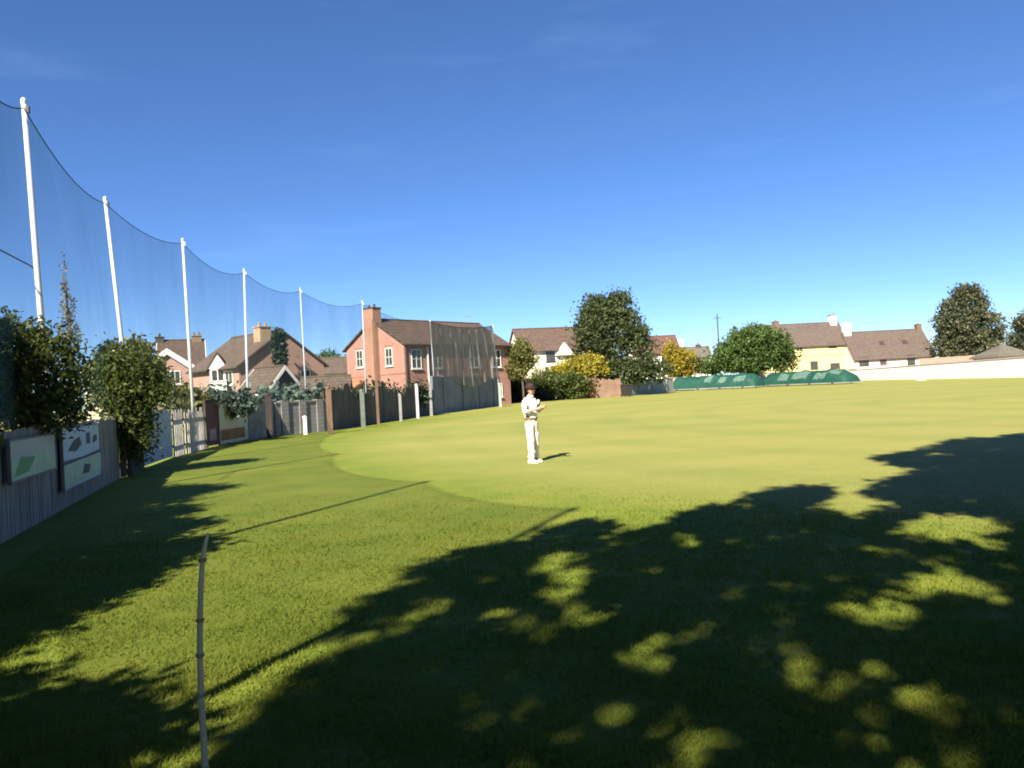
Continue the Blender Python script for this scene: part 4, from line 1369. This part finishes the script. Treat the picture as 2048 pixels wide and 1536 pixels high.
# ================================================================== FOREGROUND CANE
g = Vector((P(410, 1584, 3.4).x, 3.4, 0))
cane = empty("bamboo_cane", g)
tag(cane, "thin pale wooden cane stuck upright in the lawn at lower left", "cane")
ct = P(416, 1068, 3.4) - g
b = MB()
pts = [P(x_, y_, 3.4) - g for x_, y_ in ((411, 1640), (410, 1536), (406, 1460), (402, 1390), (400, 1310), (400, 1240), (402, 1170), (405, 1120), (410, 1090), (416, 1066))]
b.tube(pts, [.015, .0145, .014, .0135, .013, .0125, .012, .011, .009, .005], 10)
CANE = plain("pale_cane", (.66, .55, .34), .6, .35, 8, (1, 1, .25), bmp=.2)
b.build("shaft", CANE, cane, smooth=True)
for i, z in enumerate((.14, .36, .60, .83, 1.0)):
    k = min(range(len(pts)), key=lambda j: abs(pts[j].z - z))
    MB().lathe([(.016, -.008), (.020, 0), (.016, .008)], (pts[k].x, pts[k].y, pts[k].z), 10).build("node", plain("cane_node", (.34, .26, .15), .7, .3, 8), cane, smooth=True)

# ================================================================== FIELDER
SKIN = plain("skin", (.42, .25, .17), .55, .1, 6, bmp=0)
CLOTH = plain("cream_cricket_cloth", (.74, .69, .60), .85, .06, 5, bmp=.1)
SHIRT = plain("white_shirt_cloth", (.76, .72, .71), .85, .06, 5, bmp=.1)
HAIR = plain("dark_hair", (.025, .016, .012), .7, .3, 20)
HATM = plain("dark_maroon_cap_cloth", (.035, .014, .014), .8, .3, 10)
gf = G(1067, 925)
PER = empty("person", gf, R(-40))
tag(PER, "person in white shirt, cream trousers and dark hat, hands together at the chest", "person")

def skin_mesh(name, pts, edges, mat, parent, levels=2, root=0, folds=0.0):
    me = bpy.data.meshes.new(name)
    me.from_pydata([p[:3] for p in pts], edges, [])
    me.materials.append(mat)
    o = bpy.data.objects.new(name, me)
    COL.objects.link(o)
    o.parent = parent
    md = o.modifiers.new("skin", 'SKIN')
    md.use_smooth_shade = True
    for i, p in enumerate(pts):
        sv = me.skin_vertices[0].data[i]
        r = p[3]
        sv.radius = r if isinstance(r, tuple) else (r, r)
        sv.use_root = (i == root)
    sb = o.modifiers.new("sub", 'SUBSURF')
    sb.levels = sb.render_levels = levels
    if folds:
        tx = bpy.data.textures.new("folds", 'CLOUDS')
        tx.noise_scale = 0.11
        dm = o.modifiers.new("folds", 'DISPLACE')
        dm.texture = tx
        dm.strength = folds
        dm.texture_coords = 'LOCAL'
    return o

class Sk:
    def __init__(s): s.p, s.e = [], []
    def add(s, x, y, z, r, to=None):
        s.p.append((x, y, z, r))
        i = len(s.p) - 1
        if to is not None:
            s.e.append((to, i))
        return i
# body (one continuous figure; forward = +x, left = +y)
B = Sk()
pel = B.add(0, 0, .98, .10)
ch = B.add(-.01, 0, 1.22, .11, pel)
sh = B.add(-.01, 0, 1.40, .10, ch)
nk = B.add(.01, 0, 1.50, .055, sh)
jw = B.add(.035, 0, 1.575, .068, nk)
hd = B.add(.035, 0, 1.64, (.092, .078), jw)
ht = B.add(.025, 0, 1.71, (.09, .078), hd)
B.add(.015, 0, 1.76, .05, ht)
ns_ = B.add(.118, 0, 1.635, .020, hd)
B.add(.138, 0, 1.618, .014, ns_)
for sy in (-1, 1):
    B.add(.03, sy * .088, 1.635, .018, hd)               # ear
    s1 = B.add(-.01, sy * .17, 1.41, .062, sh)
    el = B.add(.03, sy * .255, 1.16, .044, s1)
    wr = B.add(.26, sy * .085, 1.21, .030, el)
    pm = B.add(.325, sy * .052, 1.235, (.038, .026), wr)
    kn = B.add(.375, sy * .036, 1.255, (.036, .018), pm)
    for i, (dy, dz, l1) in enumerate(((0, .030, .036), (0, .011, .042), (0, -.008, .039), (0, -.027, .030))):
        k1 = B.add(.385 + l1 * .5, sy * .030, 1.258 + dz, .0095, kn)
        k2 = B.add(.385 + l1, sy * .016, 1.256 + dz, .0085, k1)
        B.add(.385 + l1 * 1.05, sy * -.006, 1.250 + dz, .0075, k2)
    th = B.add(.335, sy * .045, 1.285, .013, pm)
    B.add(.365, sy * .030, 1.315, .010, th)
    hp = B.add(0, sy * .09, .92, .085, pel)
    ke = B.add(.02 + (.03 if sy < 0 else 0), sy * .105, .50, .058, hp)
    an = B.add(-.02 + (.06 if sy < 0 else -.02), sy * .115, .085, .040, ke)
    B.add(.13 + (.06 if sy < 0 else -.02), sy * .13, .035, .030, an)
skin_mesh("body", B.p, B.e, SKIN, PER)
# shirt
S = Sk()
a = S.add(-.005, 0, .93, (.165, .125))
b1 = S.add(-.005, 0, 1.08, (.165, .135), a)
b2 = S.add(-.01, 0, 1.27, (.170, .135), b1)
b3 = S.add(-.01, 0, 1.405, (.125, .105), b2)
S.add(.005, 0, 1.475, .066, b3)
for sy in (-1, 1):
    s1 = S.add(-.01, sy * .175, 1.405, .082, b3)
    s2 = S.add(.01, sy * .225, 1.27, .074, s1)
    s3 = S.add(.03, sy * .258, 1.155, .066, s2)
    S.add(.10, sy * .205, 1.172, .054, s3)
skin_mesh("shirt", S.p, S.e, SHIRT, PER, 3, 0, .05)
MB().lathe([(.075, 0), (.082, .02), (.070, .055)], (.005, 0, 1.47), 14).build("collar", SHIRT, PER, smooth=True)
# trousers
T = Sk()
a = T.add(0, 0, .99, (.150, .118))
a2 = T.add(0, 0, .90, (.158, .125), a)
for sy in (-1, 1):
    dx = .06 if sy < 0 else -.02
    h1 = T.add(.0, sy * .092, .80, .108, a2)
    k0 = T.add(.02 + dx * .5, sy * .105, .50, .090, h1)
    k1 = T.add(-.005 + dx, sy * .114, .24, .082, k0)
    T.add(-.015 + dx, sy * .117, .075, .080, k1)
skin_mesh("trousers", T.p, T.e, CLOTH, PER, 3, 0, .045)
MB().lathe([(.135, 0), (.138, .02), (.132, .04)], (0, 0, .985), 16, 1.0, 1.22).build("waistband", plain("brown_belt", (.16, .11, .06), .7, .2), PER)
for sy in (-1, 1):
    dx = .06 if sy < 0 else -.02
    sh_ = MB()
    v, f = [], []
    prof = [(-.10, .035, .07), (-.06, .046, .095), (.02, .047, .10), (.09, .052, .07), (.15, .046, .05), (.19, .022, .03)]
    n = 10
    for (x, w_, h_) in prof:
        for k in range(n):
            t = 2 * math.pi * k / n
            v.append((x + dx, sy * .125 + w_ * math.cos(t), max(0.0, h_ * .5 + h_ * .5 * math.sin(t) * 1.05)))
    for i in range(len(prof) - 1):
        f += [(i * n + k, i * n + (k + 1) % n, (i + 1) * n + (k + 1) % n, (i + 1) * n + k) for k in range(n)]
    f += [tuple(range(n)), tuple(range((len(prof) - 1) * n, len(prof) * n))]
    o = sh_.add(v, f).build("shoe", plain("white_shoe_leather", (.72, .70, .60), .6, .1), PER, smooth=True)
    MB().box((.045 + dx, sy * .125, .008), (.27, .085, .016)).build("sole", plain("pale_rubber_sole", (.5, .46, .36), .8, .1), o, bevel=.006)
# hair and cap, eyes
MB().lathe([(.086, -.09), (.096, -.03), (.097, .03), (.07, .09), (.02, .108)], (.012, 0, 1.67), 16, 1.02, .9).build("hair", HAIR, PER, smooth=True)
cap_ = MB()
cap_.lathe([(.108, 0), (.108, .035), (.094, .075), (.055, .102), (.01, .11)], (.018, 0, 1.70), 18, 1.02, .92)
cap_o = cap_.build("sun_hat", HATM, PER, smooth=True)
MB().lathe([(.10, .0), (.155, -.016), (.158, -.010), (.10, .014)], (.022, 0, 1.702), 20).build("brim", HATM, cap_o, smooth=True)
for sy in (-1, 1):
    MB().lathe([(.002, -.010), (.009, -.006), (.011, 0), (.009, .006), (.002, .010)], (.112, sy * .033, 1.655), 8).build("eye", HAIR, PER, smooth=True)
MB().box((.113, 0, 1.588), (.012, .045, .010)).build("mouth", plain("lip", (.30, .12, .10), .5, .1), PER, bevel=.004)
